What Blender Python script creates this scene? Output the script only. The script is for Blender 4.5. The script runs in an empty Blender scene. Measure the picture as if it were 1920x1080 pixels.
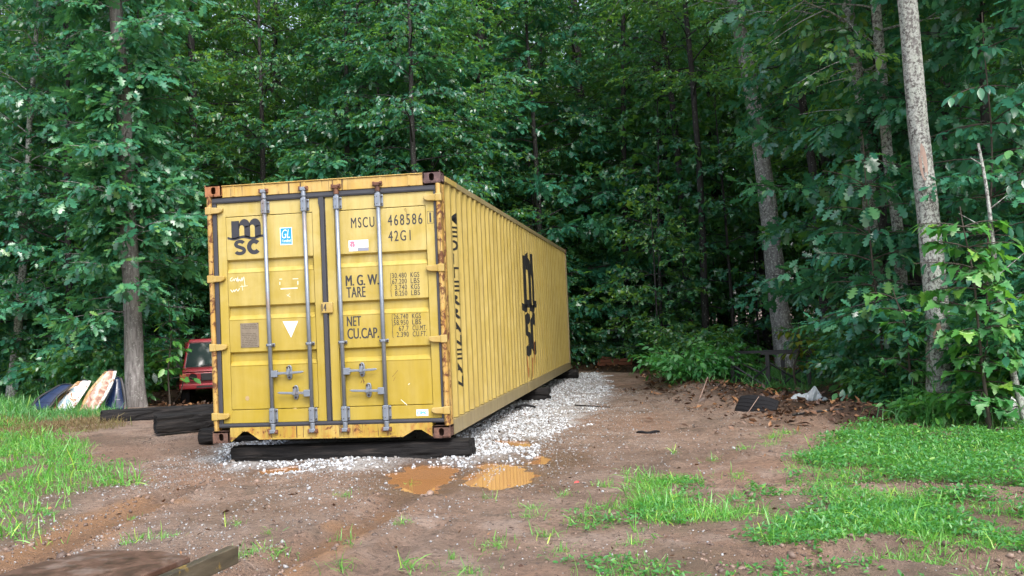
import bpy, bmesh, math, random
import numpy as np
from mathutils import Vector, Matrix

# ------------------------------------------------------------------ camera, sky, sun, exposure
scene = bpy.context.scene
C = scene.collection
cam_data = bpy.data.cameras.new("camera")
cam = bpy.data.objects.new("camera", cam_data)
C.objects.link(cam)
cam_data.sensor_width = 36.0
cam_data.lens = 35.33
cam_data.clip_start = 0.1
cam_data.clip_end = 2000.0
_right = Vector((0.98719068, 0.153931, -0.04195018))
_fwd = Vector((-0.15268037, 0.98777151, 0.03156171)).normalized()
_right = (_right - _fwd * _right.dot(_fwd)).normalized()
_up = _right.cross(_fwd)
cam.matrix_world = Matrix(((_right.x, _up.x, -_fwd.x, 4.5719), (_right.y, _up.y, -_fwd.y, -9.5371),
                           (_right.z, _up.z, -_fwd.z, 1.33), (0, 0, 0, 1)))
scene.camera = cam

SUN_EL, SUN_AZ = math.radians(50), math.radians(150)      # azimuth clockwise from +Y: behind and right of the camera
world = bpy.data.worlds.new("World")
scene.world = world
world.use_nodes = True
_wt = world.node_tree
_wt.nodes.clear()
_sky = _wt.nodes.new("ShaderNodeTexSky")
_sky.sky_type = 'NISHITA'
_sky.sun_disc = False
_sky.sun_elevation = SUN_EL
_sky.sun_rotation = SUN_AZ
_sky.air_density = 1.0
_sky.dust_density = 4.0
_hs = _wt.nodes.new("ShaderNodeHueSaturation")             # overcast: most of the blue is gone
_hs.inputs['Saturation'].default_value = 0.66
_bg = _wt.nodes.new("ShaderNodeBackground")
_bg.inputs['Strength'].default_value = 0.15
_wo = _wt.nodes.new("ShaderNodeOutputWorld")
_wt.links.new(_sky.outputs[0], _hs.inputs['Color'])
_wt.links.new(_hs.outputs[0], _bg.inputs['Color'])
_wt.links.new(_bg.outputs[0], _wo.inputs['Surface'])

sun_data = bpy.data.lights.new("sun", 'SUN')
sun_data.energy = 0.9
sun_data.angle = math.radians(28)
sun_data.color = (1.0, 0.985, 0.96)
sun = bpy.data.objects.new("sun", sun_data)
C.objects.link(sun)
_sd = Vector((math.sin(SUN_AZ) * math.cos(SUN_EL), math.cos(SUN_AZ) * math.cos(SUN_EL), math.sin(SUN_EL)))
sun.rotation_euler = _sd.to_track_quat('Z', 'Y').to_euler()
sun.location = _sd * 40

vs = scene.view_settings
vs.view_transform = 'Standard'
vs.look = 'None'
vs.gamma = 1.0
vs.use_curve_mapping = False
vs.exposure = 1.5
scene.render.engine = 'CYCLES'
cy = scene.cycles
cy.max_bounces = 8
cy.diffuse_bounces = 5
cy.glossy_bounces = 2
cy.transmission_bounces = 5
cy.transparent_max_bounces = 4
cy.use_denoising = True
cy.denoising_input_passes = 'RGB_ALBEDO_NORMAL'
cy.denoising_prefilter = 'NONE'
cy.use_adaptive_sampling = False
cy.caustics_reflective = False
cy.caustics_refractive = False

rng = np.random.default_rng(7)
R = math.radians
PI = math.pi

# ------------------------------------------------------------------ helpers: objects, names, labels
def tag(o, label=None, cat=None, group=None, kind=None):
    if label: o['label'] = label
    if cat: o['category'] = cat
    if group: o['group'] = group
    if kind: o['kind'] = kind
    return o

def link(name, me, parent=None, mat=None):
    o = bpy.data.objects.new(name, me)
    C.objects.link(o)
    if parent is not None: o.parent = parent
    if mat is not None and me is not None:
        me.materials.clear()
        for m in (mat if isinstance(mat, (list, tuple)) else [mat]): me.materials.append(m)
    return o

def thing(name, label, cat, loc=(0, 0, 0), rotz=0.0, group=None):
    o = bpy.data.objects.new(name, None)
    C.objects.link(o)
    o.empty_display_size = 0.2
    o.location = loc
    o.rotation_euler = (0, 0, rotz)
    return tag(o, label, cat, group)

def np_mesh(name, V, F, attrs=None, smooth=False, midx=None):
    """V (n,3); F (m,k) one face size, or a list of such arrays."""
    V = np.asarray(V, np.float32)
    Fs = F if isinstance(F, list) else [F]
    Fs = [np.asarray(f, np.int32) for f in Fs if len(f)]
    me = bpy.data.meshes.new(name)
    me.vertices.add(len(V))
    me.vertices.foreach_set('co', V.ravel())
    loops = np.concatenate([f.ravel() for f in Fs])
    tot = np.concatenate([np.full(len(f), f.shape[1], np.int32) for f in Fs])
    st = np.concatenate([[0], np.cumsum(tot)[:-1]]).astype(np.int32)
    me.loops.add(len(loops))
    me.loops.foreach_set('vertex_index', loops)
    me.polygons.add(len(tot))
    me.polygons.foreach_set('loop_start', st)
    me.polygons.foreach_set('loop_total', tot)
    if smooth: me.polygons.foreach_set('use_smooth', np.ones(len(tot), bool))
    if midx is not None: me.polygons.foreach_set('material_index', np.asarray(midx, np.int32))
    for k, a in (attrs or {}).items():
        at = me.attributes.new(k, 'FLOAT', 'POINT')
        at.data.foreach_set('value', np.asarray(a, np.float32))
    me.update(calc_edges=True)
    return me

class MB:
    """collects boxes, prisms and tubes, then links them as ONE mesh object"""
    def __init__(s): s.v, s.f = [], []
    def add(s, vs, fs):
        n = len(s.v)
        s.v += [tuple(map(float, p)) for p in vs]
        s.f += [tuple(int(i) + n for i in f) for f in fs]
        return s
    def box(s, x0, x1, y0, y1, z0, z1):
        return s.add([(x0,y0,z0),(x1,y0,z0),(x1,y1,z0),(x0,y1,z0),(x0,y0,z1),(x1,y0,z1),(x1,y1,z1),(x0,y1,z1)],
                     [(0,3,2,1),(4,5,6,7),(0,1,5,4),(1,2,6,5),(2,3,7,6),(3,0,4,7)])
    def prism(s, poly, axis, a, b):
        """poly: 2D points; axis 'y' -> (p0, ., p1), 'x' -> (., p0, p1), 'z' -> (p0, p1, .)"""
        def mk(p, t): return {'y': (p[0], t, p[1]), 'x': (t, p[0], p[1]), 'z': (p[0], p[1], t)}[axis]
        n = len(poly)
        vs = [mk(p, a) for p in poly] + [mk(p, b) for p in poly]
        fs = [tuple(range(n)), tuple(range(2*n-1, n-1, -1))] + [(i, i+n, (i+1) % n + n, (i+1) % n) for i in range(n)]
        return s.add(vs, fs)
    def tube(s, pts, rad, n=8, cap=True):
        pts = [Vector(p) for p in pts]
        if not isinstance(rad, (list, tuple)): rad = [rad] * len(pts)
        vs, fs = [], []
        t0 = (pts[1] - pts[0]).normalized()
        u = t0.orthogonal().normalized()
        for i, p in enumerate(pts):
            t = (pts[min(i+1, len(pts)-1)] - pts[max(i-1, 0)]).normalized()
            u = (u - t * u.dot(t)).normalized()
            w = t.cross(u)
            for k in range(n):
                a = 2*PI*k/n
                vs.append(p + (u*math.cos(a) + w*math.sin(a)) * rad[i])
        for i in range(len(pts)-1):
            for k in range(n):
                fs.append((i*n+k, i*n+(k+1) % n, (i+1)*n+(k+1) % n, (i+1)*n+k))
        if cap:
            fs.append(tuple(range(n-1, -1, -1)))
            fs.append(tuple(range((len(pts)-1)*n, len(pts)*n)))
        return s.add(vs, fs)
    def build(s, name, mat, parent=None, smooth=False, bevel=0.0, fix=True, seg=2):
        me = bpy.data.meshes.new(name)
        me.from_pydata(s.v, [], s.f)
        if fix:
            bm = bmesh.new(); bm.from_mesh(me)
            bmesh.ops.recalc_face_normals(bm, faces=bm.faces)
            bm.to_mesh(me); bm.free()
        if smooth:
            for p in me.polygons: p.use_smooth = True
        o = link(name, me, parent, mat)
        if bevel:
            b = o.modifiers.new('bevel', 'BEVEL'); b.width = bevel; b.segments = seg; b.limit_method = 'ANGLE'
        return o

# ------------------------------------------------------------------ noise
def _hash(ix, iy, iz, seed):
    h = (ix.astype(np.int64) * 374761393 + iy.astype(np.int64) * 668265263 + iz.astype(np.int64) * 2147483647 + seed * 974634777) & 0xffffffff
    h = ((h ^ (h >> 13)) * 1274126177) & 0xffffffff
    h = (h ^ (h >> 16)) & 0xffffffff
    return h / 4294967295.0
def vnoise(x, y, z=None, seed=0):
    x = np.asarray(x, float); y = np.asarray(y, float); z = np.zeros_like(x) if z is None else np.asarray(z, float)
    ix, iy, iz = np.floor(x), np.floor(y), np.floor(z)
    fx, fy, fz = x-ix, y-iy, z-iz
    fx, fy, fz = (t*t*(3-2*t) for t in (fx, fy, fz))
    r = 0
    for dx in (0, 1):
        for dy in (0, 1):
            for dz in (0, 1):
                w = (fx if dx else 1-fx)*(fy if dy else 1-fy)*(fz if dz else 1-fz)
                r = r + w*_hash(ix+dx, iy+dy, iz+dz, seed)
    return r*2-1
def fbm(x, y, z=None, seed=0, oct=4, gain=0.5):
    r, a, s = 0, 1.0, 1.0
    for o in range(oct):
        r = r + a*vnoise(np.asarray(x)*s, np.asarray(y)*s, None if z is None else np.asarray(z)*s, seed+o*17)
        a *= gain; s *= 2.03
    return r
def sdf_poly(x, y, poly):
    """signed distance to a polygon, negative inside"""
    x = np.asarray(x, float); y = np.asarray(y, float)
    d = np.full(x.shape, 1e9); ins = np.zeros(x.shape, bool)
    n = len(poly)
    for i in range(n):
        ax, ay = poly[i]; bx, by = poly[(i+1) % n]
        ex, ey = bx-ax, by-ay
        t = np.clip(((x-ax)*ex + (y-ay)*ey) / (ex*ex+ey*ey+1e-12), 0, 1)
        d = np.minimum(d, np.hypot(x-ax-t*ex, y-ay-t*ey))
        c = ((ay > y) != (by > y)) & (x < (bx-ax)*(y-ay)/((by-ay) if abs(by-ay) > 1e-9 else 1e-9)+ax)
        ins ^= c
    return np.where(ins, -d, d)
def sstep(a, b, t):
    t = np.clip((t-a)/(b-a), 0, 1); return t*t*(3-2*t)
def dline(x, y, pts):
    d = np.full(np.shape(x), 1e9)
    for (ax, ay), (bx, by) in zip(pts[:-1], pts[1:]):
        ex, ey = bx-ax, by-ay
        t = np.clip(((x-ax)*ex+(y-ay)*ey)/(ex*ex+ey*ey), 0, 1)
        d = np.minimum(d, np.hypot(x-ax-t*ex, y-ay-t*ey))
    return d

# ------------------------------------------------------------------ material helper
class NT:
    def __init__(s, name):
        s.m = bpy.data.materials.new(name); s.m.use_nodes = True
        s.t = s.m.node_tree; s.t.nodes.clear()
        s.out = s.t.nodes.new('ShaderNodeOutputMaterial')
    def n(s, typ, ins=None, **props):
        nd = s.t.nodes.new(typ)
        for k, v in props.items(): setattr(nd, k, v)
        for k, v in (ins or {}).items():
            i = nd.inputs[k]
            if isinstance(v, bpy.types.NodeSocket): s.t.links.new(v, i)
            elif isinstance(v, (tuple, list)) and len(v) == 3 and i.type == 'RGBA': i.default_value = (*v, 1)
            else: i.default_value = v
        return nd
    def pos(s): return s.n('ShaderNodeNewGeometry').outputs['Position']
    def obj(s): return s.n('ShaderNodeTexCoord').outputs['Object']
    def scale(s, v, sc, loc=(0, 0, 0)): return s.n('ShaderNodeMapping', {'Vector': v, 'Scale': sc, 'Location': loc}).outputs[0]
    def noise(s, v, scale, detail=4, rough=0.55, dist=0.0):
        return s.n('ShaderNodeTexNoise', {'Vector': v, 'Scale': scale, 'Detail': detail, 'Roughness': rough, 'Distortion': dist}).outputs[0]
    def voro(s, v, scale, feature='F1', out=0):
        return s.n('ShaderNodeTexVoronoi', {'Vector': v, 'Scale': scale}, feature=feature).outputs[out]
    def ramp(s, f, stops, interp='LINEAR'):
        nd = s.n('ShaderNodeValToRGB', {'Fac': f}); cr = nd.color_ramp; cr.interpolation = interp
        while len(cr.elements) > len(stops): cr.elements.remove(cr.elements[-1])
        while len(cr.elements) < len(stops): cr.elements.new(0.5)
        for e, (p, c) in zip(cr.elements, stops):
            e.position = p; e.color = (c, c, c, 1) if isinstance(c, (int, float)) else (*c, 1)
        return nd.outputs[0]
    def math(s, op, a, b=0.0, clamp=False):
        return s.n('ShaderNodeMath', {0: a, 1: b}, operation=op, use_clamp=clamp).outputs[0]
    def mix(s, f, a, b, blend='MIX'):
        nd = s.t.nodes.new('ShaderNodeMix'); nd.data_type = 'RGBA'; nd.blend_type = blend
        for idx, v in ((0, f), (6, a), (7, b)):
            i = nd.inputs[idx]
            if isinstance(v, bpy.types.NodeSocket): s.t.links.new(v, i)
            elif isinstance(v, (tuple, list)): i.default_value = (*v[:3], 1)
            else: i.default_value = v
        return nd.outputs[2]
    def attr(s, name): return s.n('ShaderNodeAttribute', attribute_name=name).outputs['Fac']
    def objrnd(s): return s.n('ShaderNodeObjectInfo').outputs['Random']
    def bump(s, h, strength=0.3, dist=0.01, normal=None):
        ins = {'Height': h, 'Strength': strength, 'Distance': dist}
        if normal is not None: ins['Normal'] = normal
        return s.n('ShaderNodeBump', ins).outputs[0]
    def bsdf(s, **k):
        ins = {}
        for a, v in k.items(): ins[a.replace('_', ' ')] = v
        return s.n('ShaderNodeBsdfPrincipled', ins).outputs[0]
    def done(s, sh):
        s.t.links.new(sh, s.out.inputs['Surface']); return s.m

def plain(name, col, rough=0.6, metal=0.0, spec=0.5, var=0.15, scale=8.0, bump=0.0):
    t = NT(name); p = t.obj()
    n = t.noise(p, scale, 5)
    c = t.mix(n, tuple(x*(1-var) for x in col), tuple(min(1, x*(1+var)) for x in col))
    k = dict(Base_Color=c, Roughness=rough, Metallic=metal, Specular_IOR_Level=spec)
    if bump: k['Normal'] = t.bump(t.noise(p, scale*6, 5), bump, 0.01)
    return t.done(t.bsdf(**k))
# ------------------------------------------------------------------ materials
def leaf_material(name, dark, mid, light, trans=0.35, rough=0.34, tcol=(0.16, 0.34, 0.03), wide=False):
    t = NT(name)
    r = t.math('FRACT', t.math('ADD', t.attr('rnd'), t.math('MULTIPLY', t.objrnd(), 0.37)))
    c = t.ramp(r, [(0.0, dark), (0.55, mid), (0.93, light), (1.0, (light[0]*2.2, light[1]*1.35, light[2]*0.8))])
    tree = t.ramp(t.objrnd(), [(0.0, (0.86, 0.95, 1.06)), (1.0, (1.14, 1.05, 0.86))])
    c = t.mix(1.0, c, tree, 'MULTIPLY')
    pr = t.bsdf(Base_Color=c, Roughness=rough, Specular_IOR_Level=0.65)
    tl = t.n('ShaderNodeBsdfTranslucent', {'Color': t.mix(1.0, tcol, tree, 'MULTIPLY')}).outputs[0]
    return t.done(t.n('ShaderNodeMixShader', {0: trans, 1: pr, 2: tl}).outputs[0])

M = {}
M['leaf_oak'] = leaf_material('leaf_oak', (0.016, 0.088, 0.058), (0.034, 0.154, 0.100), (0.070, 0.23, 0.115), 0.27, 0.26, (0.13, 0.40, 0.10))
M['leaf_wood'] = leaf_material('leaf_wood', (0.014, 0.078, 0.052), (0.032, 0.138, 0.082), (0.078, 0.21, 0.085), 0.36, 0.27, (0.26, 0.54, 0.06))
M['leaf_light'] = leaf_material('leaf_light', (0.032, 0.145, 0.042), (0.055, 0.22, 0.055), (0.10, 0.29, 0.06), 0.34, 0.4, (0.17, 0.5, 0.05))
M['leaf_yellow'] = leaf_material('leaf_yellow', (0.07, 0.15, 0.02), (0.14, 0.22, 0.025), (0.26, 0.26, 0.03), 0.4, 0.45, (0.3, 0.36, 0.03))
M['grass'] = leaf_material('grass', (0.055, 0.22, 0.04), (0.095, 0.33, 0.06), (0.18, 0.42, 0.08), 0.34, 0.42, (0.22, 0.6, 0.06))
M['grass_blue'] = leaf_material('grass_blue', (0.04, 0.16, 0.055), (0.065, 0.23, 0.075), (0.11, 0.29, 0.08), 0.32, 0.42, (0.16, 0.45, 0.08))
M['grass_dry'] = leaf_material('grass_dry', (0.10, 0.08, 0.03), (0.20, 0.12, 0.055), (0.16, 0.18, 0.05), 0.25, 0.6, (0.25, 0.16, 0.06))
def dead_leaf_material():
    t = NT('dead_leaf')
    c = t.ramp(t.attr('rnd'), [(0, (0.035, 0.018, 0.011)), (0.5, (0.09, 0.042, 0.022)), (0.85, (0.17, 0.085, 0.042)), (1, (0.30, 0.15, 0.06))])
    return t.done(t.bsdf(Base_Color=c, Roughness=0.5))
M['dead_leaf'] = dead_leaf_material()

def bark_material(name, dark, light, lichen=0.0, vscale=1.0, lcol=(0.42, 0.47, 0.40)):
    t = NT(name); p = t.obj()
    st = t.scale(p, (1, 1, 0.16))
    n1 = t.noise(st, 26*vscale, 6, 0.65, 0.6)
    n2 = t.noise(p, 2.2, 3)
    c = t.mix(t.ramp(n1, [(0.34, 0), (0.66, 1)]), dark, light)
    c = t.mix(t.ramp(n2, [(0.35, 0.0), (0.7, 0.55)]), c, tuple(x*0.55 for x in dark))
    if lichen > 0:
        l1 = t.noise(p, 22, 6, 0.72)
        l2 = t.noise(p, 46, 3, 0.6)
        f = t.math('MULTIPLY', t.ramp(l1, [(0.62-0.2*lichen, 0), (0.68-0.2*lichen, 1)]), t.ramp(l2, [(0.30, 0.0), (0.50, 1)]))
        lc = t.mix(t.noise(p, 5, 2), lcol, (0.38, 0.385, 0.38))
        c = t.mix(t.math('MULTIPLY', f, 0.92), c, lc)
    b = t.bump(n1, 0.7, 0.02)
    return t.done(t.bsdf(Base_Color=c, Roughness=0.75, Normal=b, Specular_IOR_Level=0.3))
M['bark_oak'] = bark_material('bark_oak', (0.095, 0.085, 0.08), (0.30, 0.285, 0.28), 0.2)
M['bark_dark'] = bark_material('bark_dark', (0.014, 0.013, 0.014), (0.052, 0.050, 0.050), 0.1)
M['bark_grey'] = bark_material('bark_grey', (0.085, 0.082, 0.078), (0.30, 0.30, 0.295), 0.5)
M['bark_lichen'] = bark_material('bark_lichen', (0.060, 0.053, 0.050), (0.19, 0.182, 0.178), 0.88, 1.0, (0.34, 0.39, 0.33))
M['wood_bare'] = plain('wood_bare', (0.30, 0.21, 0.17), 0.7, var=0.35, scale=14, bump=0.4)
M['twig'] = plain('twig', (0.05, 0.04, 0.03), 0.8)

def yellow_material(name, base, pale, rust=0.3, streak=0.5, fade_z=None, dirt=0.3, dull=0.0):
    """weathered container paint: bleached blotches, rust specks and runs, dirt"""
    t = NT(name); p = t.pos()
    n1 = t.noise(p, 3.4, 6, 0.62, 0.8)
    nv = t.noise(t.scale(p, (1, 1, 0.14)), 9, 5, 0.62)
    blot = t.ramp(t.math('ADD', t.math('MULTIPLY', n1, 0.6), t.math('MULTIPLY', nv, 0.4)), [(0.40, 0), (0.62, 1)])
    if fade_z is not None:
        z = t.n('ShaderNodeSeparateXYZ', {0: p}).outputs[2]
        fz = t.n('ShaderNodeMapRange', {'Value': z, 'From Min': fade_z[0], 'From Max': fade_z[1]}).outputs[0]
        blot = t.math('ADD', t.math('MULTIPLY', blot, t.math('ADD', 0.25, t.math('MULTIPLY', fz, 0.55))), t.math('MULTIPLY', fz, 0.45), True)
    c = t.mix(blot, base, pale)
    # dirt film, vertical
    d = t.ramp(t.noise(t.scale(p, (1, 1, 0.07)), 16, 5, 0.65), [(0.42, 0), (0.78, dirt)])
    c = t.mix(d, c, (base[0]*0.42, base[1]*0.40, base[2]*0.7))
    # scuffs
    s = t.ramp(t.noise(t.scale(p, (1.0, 1.0, 1.3)), 34, 6, 0.7, 1.2), [(0.66, 0), (0.72, 0.5)])
    c = t.mix(t.math('MULTIPLY', s, 0.5), c, (0.22, 0.11, 0.03))
    # rust specks and runs
    r1 = t.noise(p, 11, 8, 0.72, 0.5)
    r2 = t.noise(t.scale(p, (1, 1, 0.10)), 22, 6, 0.7)
    lo = 0.80-0.28*rust
    rs = t.ramp(r1, [(lo, 0), (lo+0.06, 1)])
    lo2 = 0.82-0.20*streak
    rr = t.ramp(t.math('ADD', t.math('MULTIPLY', r1, 0.4), t.math('MULTIPLY', r2, 0.6)), [(lo2-0.03, 0), (lo2+0.09, 0.9)])
    dk = t.ramp(t.noise(t.scale(p, (1, 1, 0.035)), 42, 3, 0.6), [(0.60, 0), (0.66, 1)])
    dm = t.ramp(t.noise(p, 2.6, 4, 0.6), [(0.78-0.30*min(1.5, streak), 0), (0.90-0.30*min(1.5, streak), 1)])
    dk = t.math('MULTIPLY', dk, t.math('MULTIPLY', dm, min(1.0, streak*0.9)))
    rc = t.mix(t.noise(p, 40, 4), (0.035, 0.016, 0.010), (0.17, 0.060, 0.02))
    ro = t.mix(t.noise(p, 17, 4), (0.36, 0.16, 0.035), (0.25, 0.085, 0.022))
    c = t.mix(rr, c, ro)
    c = t.mix(rs, c, rc)
    c = t.mix(dk, c, (0.05, 0.024, 0.014))
    h = t.math('ADD', t.math('MULTIPLY', rs, 0.6), t.math('MULTIPLY', t.noise(p, 5, 3), 0.5))
    b = t.bump(h, 0.25, 0.004)
    rg = t.mix(rs, (0.42,)*3, (0.85,)*3)
    return t.done(t.bsdf(Base_Color=c, Roughness=rg, Normal=b, Specular_IOR_Level=0.45))
YB, YP = (0.335, 0.245, 0.024), (0.46, 0.375, 0.14)
M['paint_door'] = yellow_material('paint_door', YB, YP, 0.34, 0.32, (0.9, 2.5), 0.22)
M['paint_side'] = yellow_material('paint_side', (0.39, 0.29, 0.075), (0.47, 0.365, 0.125), 0.42, 0.8, None, 0.55)
M['paint_frame'] = yellow_material('paint_frame', (0.36, 0.25, 0.036), (0.42, 0.31, 0.09), 0.86, 1.5, None, 0.4)
M['paint_header'] = yellow_material('paint_header', (0.42, 0.265, 0.055), (0.48, 0.35, 0.13), 0.42, 1.10, None, 0.4)
M['paint_post'] = yellow_material('paint_post', (0.40, 0.235, 0.045), (0.46, 0.32, 0.11), 1.05, 1.45, None, 0.5)
M['paint_rail'] = yellow_material('paint_rail', (0.28, 0.22, 0.10), (0.33, 0.27, 0.14), 0.45, 0.55, None, 0.6)
M['paint_hinge'] = yellow_material('paint_hinge', (0.34, 0.23, 0.045), (0.41, 0.31, 0.12), 0.5, 0.55, None, 0.2)
def rust_material(name, a, b, c2, rough=0.75):
    t = NT(name); p = t.pos()
    n = t.noise(p, 14, 7, 0.7, 0.4); n2 = t.noise(p, 60, 4, 0.7)
    c = t.ramp(n, [(0.3, a), (0.5, b), (0.72, c2)])
    return t.done(t.bsdf(Base_Color=c, Roughness=rough, Normal=t.bump(n2, 0.4, 0.004)))
M['casting_rust'] = rust_material('casting_rust', (0.045, 0.022, 0.016), (0.10, 0.052, 0.038), (0.24, 0.12, 0.075))
M['casting_orange'] = rust_material('casting_orange', (0.15, 0.055, 0.02), (0.29, 0.12, 0.05), (0.36, 0.20, 0.10))
M['casting_plum'] = rust_material('casting_plum', (0.05, 0.026, 0.026), (0.085, 0.05, 0.05), (0.16, 0.09, 0.085))
M['rust_metal'] = rust_material('rust_metal', (0.04, 0.02, 0.013), (0.12, 0.05, 0.028), (0.22, 0.10, 0.05))
M['gasket'] = plain('gasket', (0.035, 0.037, 0.046), 0.5, var=0.25, scale=5)
def galv():
    t = NT('galvanised_steel'); p = t.pos()
    n = t.noise(p, 30, 5, 0.6); n2 = t.noise(t.scale(p, (1, 1, 0.25)), 9, 4)
    c = t.mix(n, (0.17, 0.20, 0.245), (0.27, 0.305, 0.36))
    c = t.mix(t.ramp(n2, [(0.62, 0), (0.75, 0.7)]), c, (0.24, 0.16, 0.11))
    return t.done(t.bsdf(Base_Color=c, Roughness=0.42, Metallic=0.55))
M['galv'] = galv()
M['bolt'] = plain('bolt', (0.05, 0.035, 0.03), 0.6, 0.4)
M['dark_inside'] = plain('dark_inside', (0.012, 0.011, 0.010), 0.9)
M['ink'] = plain('ink', (0.022, 0.024, 0.032), 0.55, var=0.3, scale=14)
M['ink_side'] = plain('ink_side', (0.010, 0.010, 0.011), 0.6, var=0.3, scale=6)
M['white_print'] = plain('white_print', (0.72, 0.74, 0.75), 0.6, var=0.1)
M['chalk'] = plain('chalk', (0.80, 0.78, 0.68), 0.8, var=0.1)
M['blue_print'] = plain('blue_print', (0.0, 0.24, 0.55), 0.45, var=0.05)
M['cyan_print'] = plain('cyan_print', (0.02, 0.36, 0.62), 0.5, var=0.05)
M['pink_print'] = plain('pink_print', (0.75, 0.16, 0.24), 0.5)
M['grey_print'] = plain('grey_print', (0.22, 0.24, 0.32), 0.5)
M['pale_sticker'] = plain('pale_sticker', (0.66, 0.70, 0.72), 0.5, var=0.05)
M['plate_metal'] = plain('plate_metal', (0.24, 0.20, 0.15), 0.45, 0.5, var=0.3, scale=20)
M['plate_ink'] = plain('plate_ink', (0.10, 0.08, 0.06), 0.6)

def tie_material():
    t = NT('tarred_timber'); p = t.obj()
    st = t.scale(p, (0.10, 1, 1))
    n = t.noise(st, 24, 6, 0.65, 0.4)
    c = t.ramp(n, [(0.3, (0.004, 0.004, 0.005)), (0.56, (0.012, 0.011, 0.011)), (0.78, (0.055, 0.045, 0.040))])
    return t.done(t.bsdf(Base_Color=c, Roughness=0.75, Specular_IOR_Level=0.25, Normal=t.bump(n, 0.9, 0.025)))
M['tie'] = tie_material()
def tie_end_material():
    t = NT('timber_end'); p = t.obj()
    n = t.noise(p, 18, 6, 0.65)
    c = t.ramp(n, [(0.3, (0.022, 0.021, 0.023)), (0.7, (0.095, 0.092, 0.10))])
    return t.done(t.bsdf(Base_Color=c, Roughness=0.7, Normal=t.bump(n, 0.7, 0.02)))
M['tie_end'] = tie_end_material()

def stone_material():
    t = NT('gravel_stone')
    c = t.ramp(t.attr('rnd'), [(0, (0.12, 0.095, 0.075)), (0.25, (0.22, 0.215, 0.21)), (0.6, (0.35, 0.37, 0.395)), (1, (0.56, 0.585, 0.61))])
    return t.done(t.bsdf(Base_Color=c, Roughness=0.5))
M['stone'] = stone_material()

def ground_material():
    t = NT('red_clay_mud'); p = t.pos()
    big = t.noise(p, 0.55, 4, 0.6); mid = t.noise(p, 3.2, 6, 0.65); fine = t.noise(p, 26, 6, 0.7); vf = t.noise(p, 110, 4, 0.7)
    c = t.ramp(mid, [(0.28, (0.115, 0.079, 0.060)), (0.50, (0.222, 0.154, 0.115)), (0.72, (0.31, 0.224, 0.170))])
    c = t.mix(t.ramp(big, [(0.42, 0), (0.66, 0.75)]), c, (0.235, 0.135, 0.085))
    m2 = t.noise(t.scale(p, (1, 1, 1), (7, 3, 0)), 1.9, 6, 0.68, 0.7)
    c = t.mix(t.ramp(m2, [(0.52, 0), (0.66, 0.75)]), c, (0.31, 0.235, 0.19))
    c = t.mix(t.ramp(m2, [(0.34, 0.75), (0.45, 0)]), c, (0.11, 0.080, 0.058))
    c = t.mix(t.ramp(fine, [(0.37, 0.7), (0.48, 0)]), c, (0.066, 0.046, 0.037))
    c = t.mix(t.ramp(fine, [(0.58, 0), (0.72, 0.6)]), c, (0.30, 0.235, 0.19))
    gn = t.voro(p, 42, 'F1', 1)
    gs = t.n('ShaderNodeSeparateColor', {0: gn}).outputs[0]
    gravc = t.ramp(gs, [(0, (0.20, 0.18, 0.165)), (0.5, (0.40, 0.39, 0.38)), (1, (0.58, 0.58, 0.58))])
    c = t.mix(t.math('MULTIPLY', t.attr('gravel'), 0.8), c, gravc)
    c = t.mix(t.attr('clay'), c, t.mix(fine, (0.22, 0.115, 0.052), (0.33, 0.185, 0.095)))
    lit = t.ramp(t.noise(p, 17, 6, 0.72), [(0.3, (0.022, 0.014, 0.010)), (0.55, (0.06, 0.033, 0.02)), (0.75, (0.12, 0.065, 0.036))])
    c = t.mix(t.attr('litter'), c, lit)
    c = t.mix(t.math('MULTIPLY', t.attr('soil'), 0.6), c, t.mix(mid, (0.085, 0.058, 0.036), (0.16, 0.115, 0.072)))
    wet = t.attr('wet')
    c = t.mix(t.math('MULTIPLY', wet, 0.6), c, (0.095, 0.052, 0.030))
    rg = t.math('SUBTRACT', t.math('ADD', 0.58, t.math('MULTIPLY', mid, 0.35)), t.math('MULTIPLY', wet, 0.42))
    h = t.math('ADD', t.math('MULTIPLY', fine, 0.7), t.math('MULTIPLY', vf, 0.35))
    b = t.bump(h, 1.0, 0.05)
    return t.done(t.bsdf(Base_Color=c, Roughness=rg, Normal=b, Specular_IOR_Level=0.4))
M['ground'] = ground_material()
def water_material():
    t = NT('muddy_water'); p = t.pos()
    n = t.noise(p, 1.3, 3)
    c = t.mix(n, (0.31, 0.15, 0.058), (0.38, 0.19, 0.08))
    return t.done(t.bsdf(Base_Color=c, Roughness=0.03, Specular_IOR_Level=0.5))
M['water'] = water_material()
# ------------------------------------------------------------------ the ground
PUD1 = [(2.09,-0.78),(2.17,-0.14),(2.52,-0.32),(2.71,-1.19),(2.64,-1.82),(2.4,-1.68)]
PUD2 = [(2.77,-1.33),(2.86,-0.23),(3.22,-0.41),(3.4,-1.4),(3.15,-1.63)]
PUD3 = [(3.2,-0.28),(3.25,0.28),(3.49,0.03),(3.43,-0.38)]
PUD4 = [(0.66,-0.40),(0.88,-0.12),(1.12,-0.42),(0.86,-0.60)]
PUD5 = [(2.64,1.53),(2.97,1.33),(3.06,0.87),(2.81,1.04)]
GRAVEL = [(-0.50,0.9),(-0.75,1.9),(-0.3,2.2),(0.6,2.2),(0.6,14.2),(2.9,14.2),(3.35,10.5),(3.5,7.5),(3.42,3.3),(3.15,1.2),(3.12,0.15),(2.83,-0.62),(2.46,-0.28),(1.96,-0.72),(1.22,-0.58),(0.5,-0.42),(-0.2,0.3)]
G_A = [(-9,9),(-4.9,4.4),(-4.2,3.59),(-2.21,1.2),(-0.81,-0.35),(-0.39,-1.16),(-0.48,-1.56),(-0.04,-2.4),(0.17,-3.17),(0.05,-3.5),(-3,-3.0),(-9,1)]
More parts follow.
